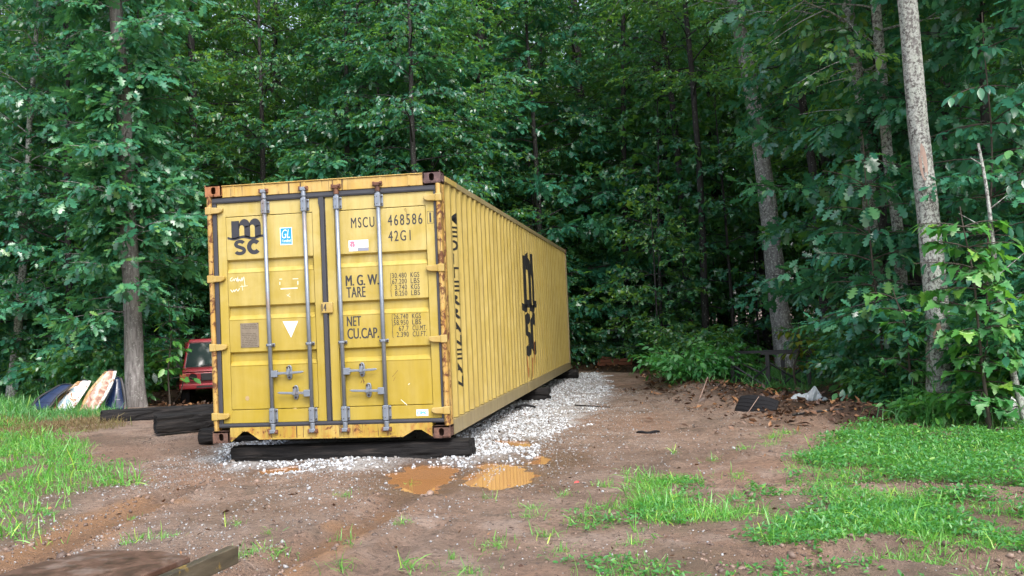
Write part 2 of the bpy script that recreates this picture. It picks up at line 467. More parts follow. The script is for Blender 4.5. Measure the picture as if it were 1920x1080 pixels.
G_A2 = [(-16,14),(-11.2,12.6),(-6.3,9.4),(-4.6,6.0),(-5.0,5.2),(-6.49,5.3),(-9,8.5),(-14,11)]
G_DRY = [(-7.5,6.6),(-5.14,4.99),(-4.54,5.95),(-3.43,4.3),(-3.3,3.2),(-4.3,3.3),(-6,4.4)]
G_B = [(5.49,-1.36),(5.79,-0.03),(6.3,1.6),(7.2,2.3),(8.5,1.6),(10,0),(10,-2),(6.94,-2.09),(6.26,-1.68),(5.86,-1.76)]
G_C = [(4.11,-2.17),(4.24,-1.48),(4.54,-1.12),(4.74,-1.53),(4.88,-2.12),(4.88,-2.71),(4.66,-3.12),(4.36,-3.03),(3.97,-3.17),(3.89,-2.74)]
G_D = [(5.16,-1.93),(5.72,-1.7),(6.14,-2.23),(6.6,-3.14),(6.8,-3.7),(6.34,-3.94),(5.86,-3.48),(5.36,-3.24),(5.03,-2.54)]
G_D2 = [(6.04,-2.01),(6.48,-2.2),(7.3,-2.4),(7.2,-3.3),(6.57,-3.22),(6.2,-2.79)]
G_E = [(5.05,-2.72),(5.52,-2.57),(5.65,-3.17),(5.64,-3.67),(5.21,-3.45)]
G_F = [(4.0,-3.94),(4.65,-3.64),(5.21,-3.91),(5.96,-4.15),(6.4,-4.3),(6.2,-4.9),(4.04,-4.9)]
G_H = [(4.45,9.0),(4.7,12.5),(6.6,13.0),(7.4,8.4),(6.7,6.6),(5.3,7.2)]
TUFTS = [(3.58,-2.81,.13),(3.49,-3.6,.16),(5.58,1.2,.17),(3.98,-2.92,.18),(1.04,-3.44,.10),(3.57,-2.53,.14),(5.06,-1.31,.12),(4.16,-0.93,.08),(5.09,-1.18,.1),(5.5,0.58,.16),
         (2.72,-4.16,.1),(2.04,-2.01,.09),(3.75,-3.32,.14),(2.05,-3.83,.15),(2.16,-3.7,.13),(3.46,-4.23,.16),(2.37,-1.29,.05),(1.2,-3.3,.12),(1.0,-3.2,.1),(3.9,-3.7,.14),(4.3,-3.5,.12),(3.1,-4.1,.1),(5.2,0.2,.1),(4.9,-0.4,.08),
         (0.55,-2.5,.1),(2.4,-3.3,.09),(2.75,-3.0,.08),(3.2,-2.2,.08),(1.55,-2.9,.09),(5.75,1.5,.12),(3.3,-3.9,.1),(2.6,-3.6,.07),(4.55,0.15,.07),(1.9,-3.2,.08),(4.0,-1.6,.09),(3.75,-2.1,.08),(5.0,-2.1,.1),(5.6,-2.15,.1)]
RUT1 = [(2.12,-5.6),(2.22,-4.33),(2.30,-3.77),(2.46,-2.93),(2.49,-1.93)]
RUT2 = [(0.85,-5.2),(0.71,-4.25),(0.50,-3.2),(0.45,-2.4),(0.35,-1.0)]
RUT3 = [(4.9,-3.95),(5.7,-3.72),(6.6,-4.3),(7.4,-5.0)]
RUT4 = [(5.3,-1.95),(6.2,-2.0),(7.4,-2.55)]
CLAY = [(-0.04,-2.4),(0.16,-1.74),(0.63,-2.01),(0.77,-3.36),(0.62,-4.2),(0.41,-4.0)]
CLAY2 = [(2.15,-5.0),(2.3,-3.2),(2.45,-2.4),(2.6,-2.5),(2.55,-3.4),(2.5,-5.0)]

def puddle_mask(x, y):
    d = np.minimum.reduce([sdf_poly(x, y, p) for p in (PUD1, PUD2, PUD3, PUD4, PUD5)])
    return d + 0.085*fbm(np.asarray(x)*5, np.asarray(y)*5, seed=5, oct=4, gain=0.6)
def litter_mask(x, y):
    """forest floor: everything beyond the wood's edge"""
    x = np.asarray(x, float); y = np.asarray(y, float)
    n = 0.55*fbm(x*0.9, y*0.9, seed=31, oct=3)
    edge = [(-60,-40),(-30,-10),(-16,15.5),(-8,9.8),(-5.2,8.2),(-3.4,7.2),(-1.2,5.0),(-0.4,9),(0,15.2),(2.6,15.3),(4.0,12.4),(4.25,8.6),(5.1,6.3),(6.0,3.4),(6.4,2.3),(7.3,2.05),(8.6,1.5),(12,-1),(40,-30),(70,-40),(90,120),(-90,120)]
    return sstep(0.18, -0.18, sdf_poly(x, y, edge) + n*0.5)
def ground_h(x, y):
    x = np.asarray(x, float); y = np.asarray(y, float)
    near = np.exp(-(np.hypot(x-2, y-2)/14)**2)
    h = 0.030*fbm(x*0.55, y*0.55, seed=1, oct=3) + 0.014*fbm(x*2.6, y*2.6, seed=2, oct=3)*near + 0.007*fbm(x*11, y*11, seed=3, oct=2)*near
    h = h - 0.30*np.exp(-(((x+4.6)/2.6)**2 + ((y-11.5)/2.4)**2))
    h = h + 0.22*np.exp(-(((x-6.55)/0.55)**2 + ((y-2.75)/0.42)**2)) + 0.16*np.exp(-(((x-5.9)/0.5)**2 + ((y-4.2)/0.5)**2))
    h = h + 0.22*np.exp(-(dline(x, y, [(5.6,5.6),(4.75,8.2),(4.8,11.5)])/0.55)**2)
    h = h + 0.16*sstep(0.0, 2.4, -sdf_poly(x, y, [(-40,40),(-20,17),(-6.0,8.6),(-5.0,6.2),(-6.4,5.4),(-14,4),(-40,0)]))
    # tyre ruts
    for i, (rt, w, dp) in enumerate(((RUT1, 0.15, 0.045), (RUT2, 0.15, 0.035), (RUT3, 0.16, 0.05), (RUT4, 0.14, 0.04), ([(2.75,-5.6),(2.85,-4.2),(2.95,-3.0)], 0.12, 0.03))):
        d = dline(x, y, rt)
        tread = 0.5+0.5*np.sin(y*46 + np.abs(d)*60*(1 if i % 2 else -1))
        h = h - dp*1.25*np.exp(-(d/w)**4) + 0.024*tread*np.exp(-(d/(w*0.9))**6) + 0.022*np.exp(-((d-w*1.45)/(w*0.4))**2)
    # gravel pad, a little proud
    g = sdf_poly(x, y, GRAVEL)
    h = h*(1-0.5*sstep(0.3, -0.2, g)) + 0.018*sstep(0.15, -0.25, g)
    # puddles: flat water line at z = -0.012
    d = puddle_mask(x, y)
    near_p = sstep(0.45, 0.05, d)
    h = h*(1-near_p) + near_p*np.clip(0.10*d - 0.012, -0.06, 0.03)
    far = sstep(40, 140, np.hypot(x, y))
    return h*(1-far) + far*1.5*vnoise(x*0.02, y*0.02, seed=9)

def axis(a, b, fine, lo, hi, mid, mlo, mhi):
    pts = list(np.arange(a, b+1e-6, fine))
    x = b
    while x < mhi: x += mid; pts.append(x)
    st = mid
    while x < hi: st *= 1.35; x += st; pts.append(x)
    x = a
    while x > mlo: x -= mid; pts.insert(0, x)
    st = mid
    while x > lo: st *= 1.35; x -= st; pts.insert(0, x)
    return np.array(pts)
gx = axis(-1.2, 7.4, 0.042, -300, 300, 0.13, -12, 11)
gy = axis(-5.4, 2.2, 0.042, -120, 420, 0.13, -6.5, 16)
GX, GY = np.meshgrid(gx, gy)
fx, fy = GX.ravel(), GY.ravel()
gz = ground_h(fx, fy)
nx, ny = len(gx), len(gy)
ii = np.arange(nx*ny).reshape(ny, nx)
GF = np.stack([ii[:-1,:-1], ii[:-1,1:], ii[1:,1:], ii[1:,:-1]], -1).reshape(-1, 4)
gd = sdf_poly(fx, fy, GRAVEL) + 0.16*fbm(fx*2.4, fy*2.4, seed=8, oct=3)
grass_polys = [G_A, G_A2, G_B, G_C, G_D, G_D2, G_E, G_F, G_H]
def grass_d(x, y, polys=grass_polys): return np.minimum.reduce([sdf_poly(x, y, p) for p in polys])
pm = puddle_mask(fx, fy)
rutd = np.minimum(dline(fx, fy, RUT1), dline(fx, fy, RUT2))
att = {
    'gravel': sstep(0.10, -0.16, gd) * sstep(0.02, 0.12, pm),
    'litter': litter_mask(fx, fy),
    'soil': sstep(0.15, -0.15, grass_d(fx, fy) + 0.12*fbm(fx*2, fy*2, seed=21, oct=3)),
    'clay': np.clip(0.85*sstep(0.15, -0.12, sdf_poly(fx, fy, CLAY) + 0.10*fbm(fx*4, fy*4, seed=22, oct=3)) + 0.9*sstep(0.12, -0.1, sdf_poly(fx, fy, CLAY2)+0.12*fbm(fx*4, fy*4, seed=24, oct=3)) + 0.6*sstep(0.1, 0.0, pm), 0, 1),
    'wet': np.clip(sstep(0.5, 0.0, pm) + 0.65*sstep(0.22, 0.0, rutd) + 0.55*sstep(0.15, 0.75, fbm(fx*0.8, fy*0.8, seed=23, oct=3)), 0, 1),
}
ground = link('ground', np_mesh('ground', np.stack([fx, fy, gz], 1), GF, att, smooth=True), None, M['ground'])
tag(ground, 'reddish brown muddy clearing running back into the leaf covered forest floor', None, None, 'structure')

def water_sheet():
    s = 0.035
    xs = np.arange(0.3, 3.8, s); ys = np.arange(-2.1, 1.8, s)
    X, Y = np.meshgrid(xs, ys)
    keep = puddle_mask(X+s/2, Y+s/2)[:-1, :-1] < 0.13
    i = np.arange(X.size).reshape(X.shape)
    F = np.stack([i[:-1,:-1], i[:-1,1:], i[1:,1:], i[1:,:-1]], -1)[keep]
    u, inv = np.unique(F, return_inverse=True)
    V = np.stack([X.ravel(), Y.ravel(), np.full(X.size, -0.012)], 1)[u]
    o = link('puddle_water', np_mesh('puddle_water', V, inv.reshape(-1, 4), smooth=True), None, M['water'])
    tag(o, 'shallow orange muddy puddle water in front of the container', None, None, 'structure')
water_sheet()

# ------------------------------------------------------------------ many small pieces in one mesh
def rot_zyx(yaw, pitch, roll):
    cz, sz, cp, sp, cr, sr = np.cos(yaw), np.sin(yaw), np.cos(pitch), np.sin(pitch), np.cos(roll), np.sin(roll)
    Rm = np.empty((len(yaw), 3, 3))
    Rm[:,0,0] = cz*cp; Rm[:,0,1] = cz*sp*sr-sz*cr; Rm[:,0,2] = cz*sp*cr+sz*sr
    Rm[:,1,0] = sz*cp; Rm[:,1,1] = sz*sp*sr+cz*cr; Rm[:,1,2] = sz*sp*cr-cz*sr
    Rm[:,2,0] = -sp;   Rm[:,2,1] = cp*sr;          Rm[:,2,2] = cp*cr
    return Rm
def scatter(V, F, Rm, T, S=None):
    """copies of one small mesh: V (k,3), F (m,j) -> merged arrays"""
    n, k = len(T), len(V)
    Vs = np.broadcast_to(V, (n, k, 3))
    if S is not None: Vs = Vs * (S[:, None, None] if S.ndim == 1 else S[:, None, :])
    W = np.einsum('nij,nkj->nki', Rm, Vs) + T[:, None, :]
    Fs = (F[None] + (np.arange(n)*k)[:, None, None]).reshape(-1, F.shape[1])
    return W.reshape(-1, 3), Fs
def merge(parts):
    Vs, Fs, off = [], {}, 0
    for V, F in parts:
        Vs.append(V); Fs.setdefault(F.shape[1], []).append(F+off); off += len(V)
    return np.concatenate(Vs), [np.concatenate(f) for f in Fs.values()]

def ico_stone(seed):
    r = np.random.default_rng(seed)
    p = (1+5**0.5)/2
    V = np.array([(-1,p,0),(1,p,0),(-1,-p,0),(1,-p,0),(0,-1,p),(0,1,p),(0,-1,-p),(0,1,-p),(p,0,-1),(p,0,1),(-p,0,-1),(-p,0,1)], float)
    V /= np.linalg.norm(V[0])
    V *= 1+0.30*(r.random((12, 1))-0.5)*2
    V *= np.array([1.0, 0.78, 0.62])
    F = np.array([(0,11,5),(0,5,1),(0,1,7),(0,7,10),(0,10,11),(1,5,9),(5,11,4),(11,10,2),(10,7,6),(7,1,8),(3,9,4),(3,4,2),(3,2,6),(3,6,8),(3,8,9),(4,9,5),(2,4,11),(6,2,10),(8,6,7),(9,8,1)])
    return V, F
def gravel():
    r = np.random.default_rng(11)
    n = 90000
    x = r.uniform(-1.3, 3.9, n); y = r.uniform(-1.2, 14.8, n)
    d = sdf_poly(x, y, GRAVEL) + 0.22*fbm(x*2.2, y*2.2, seed=41, oct=3)
    und = (x > 0.15) & (x < 2.1) & (y > 1.2) & (y < 12)
    keep = (d < 0.05*r.random(n)**2) & (~und) & ((y < 6) | (r.random(n) < 0.62)) & (puddle_mask(x, y) > 0.0)
    thin = sstep(-0.25, 0.35, fbm(x*1.6, y*1.6, seed=44, oct=3))*((y < 0.2) | (x > 2.9))
    keep &= r.random(n) > 0.85*thin
    x, y = x[keep], y[keep]
    s = 0.0135*np.exp(r.normal(0, 0.33, len(x)))
    # loose stones trodden into the mud
    m = 80000
    x2 = r.uniform(-0.8, 6.4, m); y2 = r.uniform(-4.9, 9, m)
    d2 = sdf_poly(x2, y2, GRAVEL)
    pr = 0.75*np.exp(-np.maximum(d2, 0)/0.55) + 0.34*sstep(-0.3, 0.5, fbm(x2*1.1, y2*1.1, seed=42, oct=3))*sstep(4.2, 2.6, x2) + 0.035
    k2 = (r.random(m) < pr) & (d2 > 0) & ((puddle_mask(x2, y2) > 0.02) | ((np.abs(x2-2.85) < 0.20) & (r.random(m) < 0.9)))
    x2, y2 = x2[k2], y2[k2]
    s2 = 0.0052*np.exp(r.normal(0, 0.42, len(x2)))
    X, Y, S = np.r_[x, x2], np.r_[y, y2], np.r_[s, s2]
    Z = ground_h(X, Y) + S*0.22
    Z = np.maximum(Z, np.where(puddle_mask(X, Y) < 0.1, -0.012+S*0.1, -9))
    loose = np.r_[np.zeros(len(x)), np.ones(len(x2))]
    vid = r.integers(0, 5, len(X))
    parts, rnd = [], []
    for k in range(5):
        V, F = ico_stone(100+k)
        q = vid == k
        nn = q.sum()
        parts.append(scatter(V, F, rot_zyx(r.uniform(0, 6.28, nn), r.normal(0, .5, nn), r.normal(0, .5, nn)), np.stack([X[q], Y[q], Z[q]], 1), S[q]))
        rnd.append(np.repeat(r.random(nn)*(1-.45*loose[q]), len(V)))
    V, F = merge(parts)
    o = link('gravel', np_mesh('gravel', V, F, {'rnd': np.concatenate(rnd)}), None, M['stone'])
    tag(o, 'white crushed stone gravel spread under and beside the yellow container', None, None, 'stuff')
gravel()
def clods():
    r = np.random.default_rng(19)
    n = 60000
    x = r.uniform(-2.5, 7.2, n); y = r.uniform(-4.9, 8, n)
    p = sstep(-0.25, 0.6, fbm(x*1.4, y*1.4, seed=46, oct=3))*0.8+0.12
    p = p + 1.2*np.exp(-((np.minimum.reduce([dline(x, y, t_) for t_ in (RUT1, RUT2, RUT3, RUT4)])-.2)/.09)**2)
    k = (r.random(n) < .6*p*np.clip(1.1-(y+5)/13, .1, 1)) & (puddle_mask(x, y) > .06) & (sdf_poly(x, y, GRAVEL) > .1)
    x, y = x[k], y[k]; n = len(x)
    V, F = ico_stone(120)
    S = 0.0062*np.exp(r.normal(0, .5, n))*(1+.5*np.exp(-((np.minimum.reduce([dline(x, y, t_) for t_ in (RUT1, RUT2, RUT3, RUT4)])-.2)/.10)**2))
    A, F = scatter(V, F, rot_zyx(r.uniform(0, 6.28, n), r.normal(0, .4, n), r.normal(0, .4, n)), np.stack([x, y, ground_h(x, y)+S*.1], 1), S)
    t = NT('mud_clod')
    m = t.done(t.bsdf(Base_Color=t.ramp(t.attr('rnd'), [(0, (0.06, 0.041, 0.033)), (0.6, (0.14, 0.095, 0.073)), (1, (0.24, 0.168, 0.13))]), Roughness=0.6))
    tag(link('mud_clods', np_mesh('mud_clods', A, F, {'rnd': np.repeat(r.random(n), 12)}), None, m), 'small clods of dark mud thrown up on the clearing and along the tyre ruts', None, None, 'stuff')
clods()

# grass blades: bent strips; ground cover: small folded leaves on short stems
def blade_mesh(bend, w):
    pts = []
    for t in (0, 0.4, 0.75):
        a = bend*t
        pts += [(t*math.sin(a), -w*(1-0.55*t), t*math.cos(a)*1.0), (t*math.sin(a), w*(1-0.55*t), t*math.cos(a))]
    pts.append((math.sin(bend), 0, math.cos(bend)))
    return np.array(pts), np.array([(0,1,3),(0,3,2),(2,3,5),(2,5,4),(4,5,6)])
def points_in(polys, n, seed, soft=0.12, ns=2.0, pad=0.3, hole=0.0):
    r = np.random.default_rng(seed)
    A = np.concatenate([np.array(p) for p in polys])
    lo, hi = A.min(0)-pad, A.max(0)+pad
    lo = np.maximum(lo, (-13, -5.2)); hi = np.minimum(hi, (9.5, 15))
    x = r.uniform(lo[0], hi[0], n); y = r.uniform(lo[1], hi[1], n)
    d = grass_d(x, y, polys) + soft*fbm(x*ns, y*ns, seed=seed+50, oct=3)
    p = sstep(0.10, -0.22, d)
    if hole: p = p*sstep(-0.75+hole, -0.2+hole, fbm(x*1.7, y*1.7, seed=seed+70, oct=3))
    k = (r.random(n) < p) & (puddle_mask(x, y) > 0.1)
    return x[k], y[k]
def grass(name, label, mat, sets, seed):
    """sets: (x, y, mean height, width ratio, bend, spread)"""
    r = np.random.default_rng(seed)
    parts, rnd = [], []
    for x, y, hgt, w, sp in sets:
        vid = r.integers(0, 4, len(x))
        for k, bend in enumerate((0.25, 0.7, 1.15, 1.7)):
            q = vid == k; nn = int(q.sum())
            if not nn: continue
            V, F = blade_mesh(bend, w)
            S = hgt*np.exp(r.normal(0, 0.34, nn))*(0.75+0.5*(0.5+0.5*vnoise(x[q]*2.2, y[q]*2.2, seed=61)))
            T = np.stack([x[q], y[q], ground_h(x[q], y[q])-0.004], 1)
            parts.append(scatter(V, F, rot_zyx(r.uniform(0, 6.28, nn), r.normal(0, sp, nn), r.normal(0, sp, nn)), T, S))
            rnd.append(np.repeat(np.clip(r.random(nn)*0.75+0.25*(0.5+0.5*vnoise(x[q]*1.5, y[q]*1.5, seed=62)), 0, 1), len(V)))
    V, F = merge(parts)
    o = link(name, np_mesh(name, V, F, {'rnd': np.concatenate(rnd)}), None, M[mat])
    return tag(o, label, None, None, 'stuff')
def cover(sets, name, label, mat, seed):
    """broad little leaves, a few per plant, held near level"""
    r = np.random.default_rng(seed)
    V = np.array([(0,0,0),(.32,-.19,.05),(.32,.19,.05),(.7,-.15,.03),(.7,.15,.03),(1,0,-.08),(.36,0,-.01),(.72,0,-.02)])
    F = np.array([(0,1,6),(0,6,2),(1,3,7),(1,7,6),(2,6,7),(2,7,4),(3,5,7),(4,7,5)])
    Vs, rnd = [], []
    for x, y, size, hgt in sets:
        n = len(x); k = 6
        X = np.repeat(x, k)+r.normal(0, size*0.55, n*k); Y = np.repeat(y, k)+r.normal(0, size*0.55, n*k)
        Z = ground_h(X, Y) + hgt*r.random(n*k)*(0.45+0.75*np.repeat(0.5+0.5*vnoise(x*2.6, y*2.6, seed=63), k))
        S = size*np.exp(r.normal(0, 0.2, n*k))
        Vs.append(scatter(V, F, rot_zyx(r.uniform(0, 6.28, n*k), r.normal(-0.25, .4, n*k), r.normal(0, .4, n*k)), np.stack([X, Y, Z], 1), S))
        rnd.append(np.repeat(np.clip(r.random(n*k)*.8+.2*np.repeat(r.random(n), k), 0, 1), len(V)))
    A, F = merge(Vs)
    o = link(name, np_mesh(name, A, F, {'rnd': np.concatenate(rnd)}), None, M[mat])
    return tag(o, label, None, None, 'stuff')

def tuft_pts(seed, per):
    r = np.random.default_rng(seed)
    xs, ys = [], []
    for x, y, rad in TUFTS:
        n = int(per*(rad/0.1)**1.6*r.uniform(.5, 1.2))
        a = r.uniform(0, 6.28, n); d = rad*np.abs(r.normal(0, .6, n))
        xs.append(x+d*np.cos(a)); ys.append(y+d*np.sin(a)*1.2)
    return np.concatenate(xs), np.concatenate(ys)
pa = points_in([G_A], 120000, 1, .25, 2.4, hole=.1)
pb = points_in([G_C], 17000, 2, .32, 2.6, hole=.50)
pb2 = points_in([G_E, G_D], 30000, 3, .30, 2.6, hole=.5)
pb3 = points_in([G_B, G_D2], 30000, 4, .25, 2.2, hole=.22)
pf = points_in([G_F], 7000, 5, .25, hole=.72)
tf = tuft_pts(6, 52)
grass('grass', 'bright green wet grass in patches and tufts over the muddy clearing', 'grass',
      [(*pa, .10, .032, .32), (*pb, .075, .024, .42), (*pb2, .07, .026, .42), (*pb3, .065, .024, .42), (*pf, .06, .028, .42), (*tf, .058, .028, .45)], 71)
pc = points_in([G_B], 42000, 7, hole=.1); pc2 = points_in([G_D, G_D2, G_E], 20000, 8, .28, 2.6, hole=.46); pc3 = points_in([G_F], 2600, 9, .25, hole=.75); pc4 = points_in([G_A], 16000, 12, hole=.3); pc5 = points_in([G_C], 2500, 13, hole=.3)
sub = lambda p, k: (p[0][::k], p[1][::k])
cover([(*sub(pc, 3), .036, .085), (*sub(pc2, 3), .035, .07), (*sub(pc3, 2), .032, .045), (*sub(pc4, 4), .036, .10), (*sub(pc5, 2), .032, .06)], 'ground_cover_plants',
      'low broad leaved weeds spreading through the grass at the right of the clearing', 'leaf_light', 72)
pg = points_in([G_A2], 60000, 10, .2); ph = points_in([G_H], 24000, 11, .3)
tb_r = np.random.default_rng(77)
tbx = np.r_[tb_r.normal(7.45, .28, 260), tb_r.normal(8.0, .3, 200)]; tby = np.r_[tb_r.normal(2.15, .18, 260), tb_r.normal(1.6, .3, 200)]
grass('tall_grass', 'taller bluish green grass growing along the edge of the wood', 'grass_blue',
      [(*pg, .14, .03, .36), (*ph, .13, .03, .36), (tbx, tby, .26, .016, .3)], 73)
pd = points_in([G_DRY], 26000, 14, .3)
grass('dry_grass', 'brown withered grass strip in front of the scrap car panels', 'grass_dry', [(*pd, .09, .026, .4)], 74)

def litter():
    r = np.random.default_rng(15)
    n = 60000
    x = r.uniform(-11, 10, n); y = r.uniform(0, 20, n)
    p = litter_mask(x, y)*np.clip(1.25-y/22, .15, 1)
    heap = np.exp(-(((x-6.4)/.9)**2+((y-2.9)/.9)**2)) + np.exp(-(dline(x, y, [(6.2,3.2),(5.4,5.6),(4.55,8.0)])/.6)**2)
    p = np.clip(p*0.55 + heap*0.75, 0, 1)
    k = (r.random(n) < p) & ~((x > -0.2) & (x < 2.6) & (y < 12.6))
    x, y = x[k], y[k]
    m = 700
    x = np.r_[x, r.uniform(-1, 7, m)]; y = np.r_[y, r.uniform(-4.5, 6, m)]
    q = puddle_mask(x, y) > 0.05
    x, y = x[q], y[q]; n = len(x)
    V = np.array([(0,0,0),(.4,-.26,.10),(.4,.26,.12),(1,0,.06),(.45,0,-.02)])
    F = np.array([(0,1,4),(0,4,2),(1,3,4),(4,3,2)])
    S = 0.075*np.exp(r.normal(0, .35, n)); S[-m:] *= .45
    A, F = scatter(V, F, rot_zyx(r.uniform(0, 6.28, n), r.normal(0, .45, n), r.normal(0, .45, n)), np.stack([x, y, ground_h(x, y)+.012+.02*r.random(n)], 1), S)
    o = link('leaf_litter', np_mesh('leaf_litter', A, F, {'rnd': np.repeat(r.random(n), 5)}), None, M['dead_leaf'])
    tag(o, 'brown fallen leaves littering the forest floor and the soil heap', None, None, 'stuff')
litter()
# ------------------------------------------------------------------ the shipping container (X across the doors, Y along, Z up)
W, L, H = 2.438, 12.192, 2.591
box40 = thing('shipping_container', 'long weathered yellow shipping container raised on black timbers at the edge of the wood', 'shipping container', (0, 0, 0.22))
def casting(x0, y0, z0, m, holes):
    """hollow corner casting: plates with an oval hole on the faces listed in holes"""
    w, d, h = 0.178, 0.162, 0.118
    b = MB(); t = 0.016
    def face(o, u, v, nrm, uw, vh, hole):
        o, u, v, nrm = Vector(o), Vector(u), Vector(v), Vector(nrm)
        if not hole:
            q = [o, o+u*uw, o+u*uw+v*vh, o+v*vh]
            b.add(q+[p-nrm*t for p in q], [(0,1,2,3),(7,6,5,4),(0,4,5,1),(1,5,6,2),(2,6,7,3),(3,7,4,0)]); return
        n = 24; out, inn = [], []
        for k in range(n):
            a = 2*PI*(k+0.5)/n; ca, sa = math.cos(a), math.sin(a)
            s = 1/max(abs(ca)/(uw/2), abs(sa)/(vh/2))
            out.append(o+u*(uw/2+ca*s)+v*(vh/2+sa*s))
            e = 1/((abs(ca)/0.026)**3+(abs(sa)/0.037)**3)**(1/3)
            inn.append(o+u*(uw/2+ca*e)+v*(vh/2+sa*e))
        vs = out+inn+[p-nrm*t for p in inn]
        fs = []
        for k in range(n):
            j = (k+1) % n
            fs += [(k, j, n+j, n+k), (n+k, n+j, 2*n+j, 2*n+k)]
        b.add(vs, fs)
    face((x0,y0,z0), (1,0,0), (0,0,1), (0,-1,0), w, h, 'front' in holes)
    face((x0+w,y0,z0), (0,1,0), (0,0,1), (1,0,0), d, h, 'right' in holes)
    face((x0,y0+d,z0), (0,-1,0), (0,0,1), (-1,0,0), d, h, 'left' in holes)
    face((x0+w,y0+d,z0), (-1,0,0), (0,0,1), (0,1,0), w, h, 'back' in holes)
    face((x0,y0,z0+h), (1,0,0), (0,1,0), (0,0,1), w, d, False)
    face((x0,y0+d,z0), (1,0,0), (0,-1,0), (0,0,-1), w, d, False)
    return b.build('corner_casting', M[m], box40, fix=False)
for x0, mt in ((0, 'casting_orange'), (W-0.178, 'casting_plum')):
    casting(x0, -0.004, H-0.118+0.004, mt, ('front', 'left' if x0 == 0 else 'right'))
    casting(x0, L-0.158, H-0.118+0.004, 'casting_rust', ('back', 'left' if x0 == 0 else 'right'))
    casting(x0, -0.004, -0.004, 'casting_rust', ('front', 'left' if x0 == 0 else 'right'))
    casting(x0, L-0.158, -0.004, 'casting_rust', ('back', 'left' if x0 == 0 else 'right'))

# corner posts: a round-nosed front flange and a wide side plate on the right
for s in (0, 1):
    m = (lambda x: x) if s == 0 else (lambda x: W-x)
    b = MB()
    b.box(*sorted((m(0.006), m(0.056))), 0.012, 0.10, 0.115, 2.474)
    b.box(*sorted((m(0.002), m(0.030))), 0.101, 0.158, 0.115, 2.474)
    b.tube([(m(0.033), 0.018, 0.115), (m(0.033), 0.018, 2.474)], 0.026, 10)
    b.build('corner_post', M['paint_post'], box40, bevel=0.005)
for x0 in (0.004, W-0.154):
    MB().box(x0, x0+0.15, L-0.15, L-0.004, 0.115, 2.474).build('corner_post', M['paint_rail'], box40, bevel=0.01)

# header with stiffener ridges and drip lip
b = MB(); b.box(0.179, W-0.179, 0.008, 0.10, 2.462, 2.572); b.box(0.176, W-0.176, -0.004, 0.03, 2.573, 2.583)
hd = b.build('header', M['paint_header'], box40, bevel=0.004)
for x in (0.30, 0.62, 1.05, 1.40, 1.83, 2.12):
    MB().box(x-0.012, x+0.012, -0.001, 0.007, 2.468, 2.568).build('stiffener', M['paint_header'], hd, bevel=0.002)
# sill with the two cut-outs for the fork guides
sill = [(0.179,0.146),(0.179,0.012),(0.195,0.012),(0.321,0.112),(0.372,0.112),(0.489,0.030),(1.965,0.022),(2.083,0.088),(2.15,0.088),(2.258,0.020),(2.258,0.146)]
sl = MB().prism(sill, 'y', 0.012, 0.03).build('door_sill', M['paint_frame'], box40)
lip = MB()
for (x0, z0), (x1, z1) in zip(sill[2:9], sill[3:10]):
    lip.add([(x0,-0.004,z0-0.006),(x1,-0.004,z1-0.006),(x1,-0.004,z1+0.006),(x0,-0.004,z0+0.006),(x0,0.0115,z0-0.006),(x1,0.0115,z1-0.006),(x1,0.0115,z1+0.006),(x0,0.0115,z0+0.006)],
            [(0,1,2,3),(4,7,6,5),(0,4,5,1),(1,5,6,2),(2,6,7,3),(3,7,4,0)])
lip.build('sill_lip', M['paint_frame'], sl)
MB().box(0.18, W-0.18, 0.03, 0.16, 0.115, 0.14).build('threshold', M['paint_frame'], box40)

# the two doors
DF = 0.034                                    # y of the door face
Z0, Z1 = 0.188, 2.404
BANDS = [(1.832, 1.694), (1.364, 1.222), (0.902, 0.760)]
def door(x0, x1, p0, p1):
    b = MB()
    # frame ring, front faces at DF, panel between p0..p1
    b.box(x0, p0, DF, DF+0.05, Z0, Z1); b.box(p1, x1, DF, DF+0.05, Z0, Z1)
    b.box(p0, p1, DF, DF+0.05, 2.267, Z1); b.box(p0, p1, DF, DF+0.05, Z0, 0.318)
    o = b.build('door', M['paint_door'], box40, bevel=0.003)
    # pressed panel: profile (z, y) from the top down
    prof = [(2.262, DF+0.008), (2.255, DF+0.003)]
    for a, c in BANDS:
        prof += [(a, DF+0.003), (a-0.020, DF+0.036), (c+0.045, DF+0.036), (c+0.004, DF+0.0), (c-0.006, DF+0.003)]
    prof += [(0.328, DF+0.003), (0.323, DF+0.008)]
    vs, fs = [], []
    for z, y in prof: vs += [(p0+0.004, y, z), (p1-0.004, y, z)]
    for i in range(len(prof)-1): fs.append((2*i, 2*i+1, 2*i+3, 2*i+2))
    pb = MB().add(vs, fs)
    for a, c in BANDS:                        # end walls of the bands
        for x in (p0+0.0045, p1-0.0045):
            pb.add([(x, DF+0.003, a), (x, DF+0.036, a-0.020), (x, DF+0.036, c+0.045), (x, DF, c+0.004)], [(0,1,2,3)])
    pb.box(p0+0.002, p1-0.002, DF+0.042, DF+0.049, 0.319, 2.266)
    pb.build('door_panel', M['paint_door'], o, fix=False)
    return o
dl = door(0.106, 1.186, 0.194, 1.108)
dr = door(1.246, 2.352, 1.336, 2.268)

